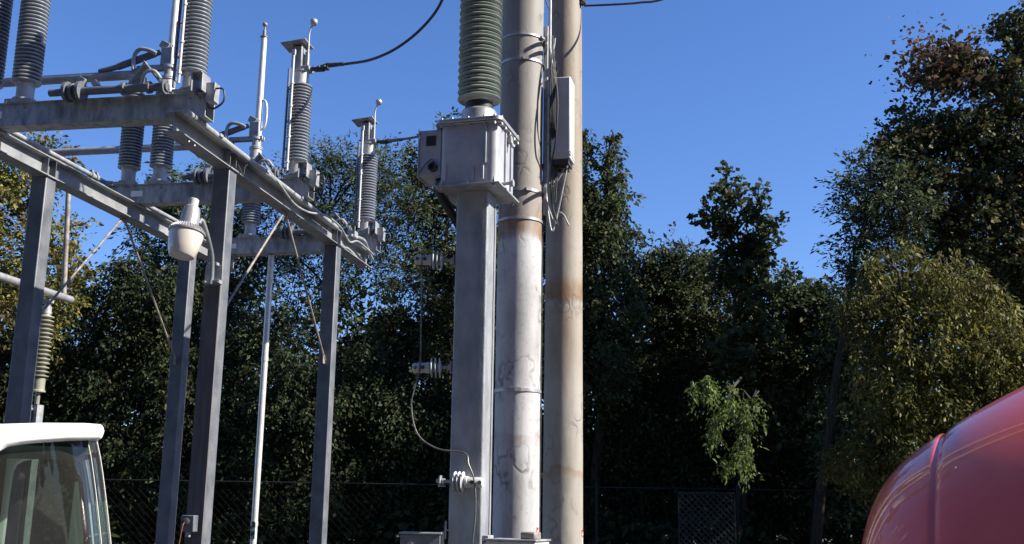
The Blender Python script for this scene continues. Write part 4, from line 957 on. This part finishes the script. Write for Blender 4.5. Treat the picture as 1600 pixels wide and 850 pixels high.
tree('feathery_tree', 'feathery tree below the maple, its fine twigs reaching left against the sky', 21.8,
     [(1328, 288, 22, 18), (1360, 262, 32, 26), (1350, 320, 36, 30), (1372, 370, 50, 42), (1335, 385, 26, 40), (1400, 320, 44, 44), (1345, 430, 40, 36)], 'blue', leaf=.14, aspect=.33, dens=1.0, seed=14, clump=.34, base=(6.6,))
tree('leaning_tree', 'tree with yellow green hanging foliage between the pale bush and the red truck', 20.5,
     [(1400, 420, 60, 45), (1480, 430, 60, 50), (1550, 470, 50, 50), (1360, 480, 50, 50), (1430, 520, 70, 60), (1530, 550, 60, 60), (1390, 600, 70, 60), (1480, 640, 80, 60), (1360, 690, 60, 60), (1450, 740, 90, 60), (1600, 560, 60, 90), (1580, 700, 80, 90)], 'yellowgreen', leaf=.12, aspect=.4, dens=1.1, base=(8.9,), seed=15, clump=.36, hang=.9, solid=.3)
tree('lit_vine', 'bright green hanging branch catching the sun in front of the dark trees', 19.0,
     [(1126, 598, 28, 13), (1142, 618, 24, 18), (1165, 645, 16, 18), (1122, 660, 10, 18), (1166, 690, 12, 24), (1148, 715, 7, 20), (1100, 598, 14, 8), (1175, 625, 14, 10)], 'vine', leaf=.1, aspect=.42, dens=.22, seed=16, clump=.22, hang=1.2, cat='branch', group='hanging branches', limb=[P(1158, 590, 21), P(1146, 605, 19.6), P(1138, 625, 19), P(1150, 670, 19), P(1160, 705, 19)])
# second row, standing behind the first and filling it in
k = 0
for (px, py, rx, ry, lab) in ((60, 560, 130, 150, 'shaded tree behind the yellowing tree'), (300, 560, 130, 170, 'shaded tree behind the first feathery tree'),
        (560, 600, 150, 150, 'shaded tree behind the airy feathery tree'), (800, 560, 140, 190, 'shaded tree behind the two concrete poles'),
        (1060, 610, 150, 140, 'shaded tree behind the round top bush'), (1290, 620, 130, 140, 'shaded tree behind the pale bush'), (1530, 520, 150, 220, 'shaded tree behind the maple')):
    k += 1
    tree('shaded_tree', lab, 31, [(px, py, rx, ry), (px - 60, 740, 110, 90), (px + 60, 740, 110, 90)], 'deep_shade', leaf=.2, aspect=.7, dens=.85, seed=40 + k, clump=.6, perclump=40, solid=.1)
# trees beyond the right edge whose shade falls along the row
for i, (x, y, h, r) in enumerate(((17.5, 24, 12, 3.6), (22.5, 22, 13, 4), (28, 26, 14, 5))):
    q = P(800, 425, y); kk = F_PX / (y * 1.03)
    def px_of(x_, z_):
        d = RM.to_3x3().inverted() @ (Vector((x_, y, z_)) - CAM); return 800 + F_PX * d.x / -d.z, 425 - F_PX * d.y / -d.z
    a, b = px_of(x, h * .68); c, d = px_of(x, h * .35)
    tree('unseen_tree', ('tall tree just outside the right edge', 'tall tree farther outside the right edge', 'tall tree behind the others outside the right edge')[i], y,
         [(a, b, r * kk, h * .3 * kk), (c, d, r * kk * .9, h * .28 * kk)], 'dark', leaf=.22, aspect=.7, dens=.4, seed=60 + i, clump=.6, perclump=34, solid=.2)
# tall unseen trees added behind the camera to cut skylight on the front faces
for i, (x, y, h, r) in enumerate(((-24, -6, 16, 7), (-12, -11, 18, 7), (1, -13, 19, 7.5), (13, -12, 18, 7), (24, -9, 14, 5.5))):
    root = empty('unseen_tree', (x, y, 0), 0, label=('leftmost', 'second from the left', 'middle', 'second from the right', 'rightmost')[i] + ' of the five unseen trees added behind the viewpoint', cat='tree', group='trees behind the viewpoint')
    MB().tube([(x, y, 0), (x + .2, y, h * .5), (x, y, h * .85)], [.35, .25, .08], 10).build('trunk', M['bark'], root)
    n = 26000; d = rng.normal(size=(n, 3)); d /= np.linalg.norm(d, axis=1)[:, None]
    q = d * np.array((r, r * .6, h * .5)) * (rng.uniform(.2, 1, (n, 1)) ** .4) + np.array((x, y, h * .54)) + rng.normal(size=(n, 3)) * .3
    leaves_mesh('crown', q[q[:, 2] > .4], .5, LM['dark'], root, .2, .7)
# undergrowth
def undergrowth():
    n = 60000; x = rng.uniform(-17, 16, n); y = rng.uniform(24.2, 33, n); hh = 1.1 + .8 * np.sin(x * 1.3 + 2) * np.cos(y * .9 + x * .4) + (y - 24) * .25
    z = rng.uniform(.05, 1, n) ** .8 * np.clip(hh, .3, 4)
    class Z: location = (0, 0, 0)
    root = bpy.data.objects.new('tmp', None)
    o = leaves_mesh('undergrowth', np.stack([x, y, z], 1), .17, LM['deep_shade'], root, .1, .6)
    o.parent = None; bpy.data.objects.remove(root)
    tag(o, 'dark undergrowth beneath the trees beyond the fence', 'undergrowth', kind='stuff')
undergrowth()
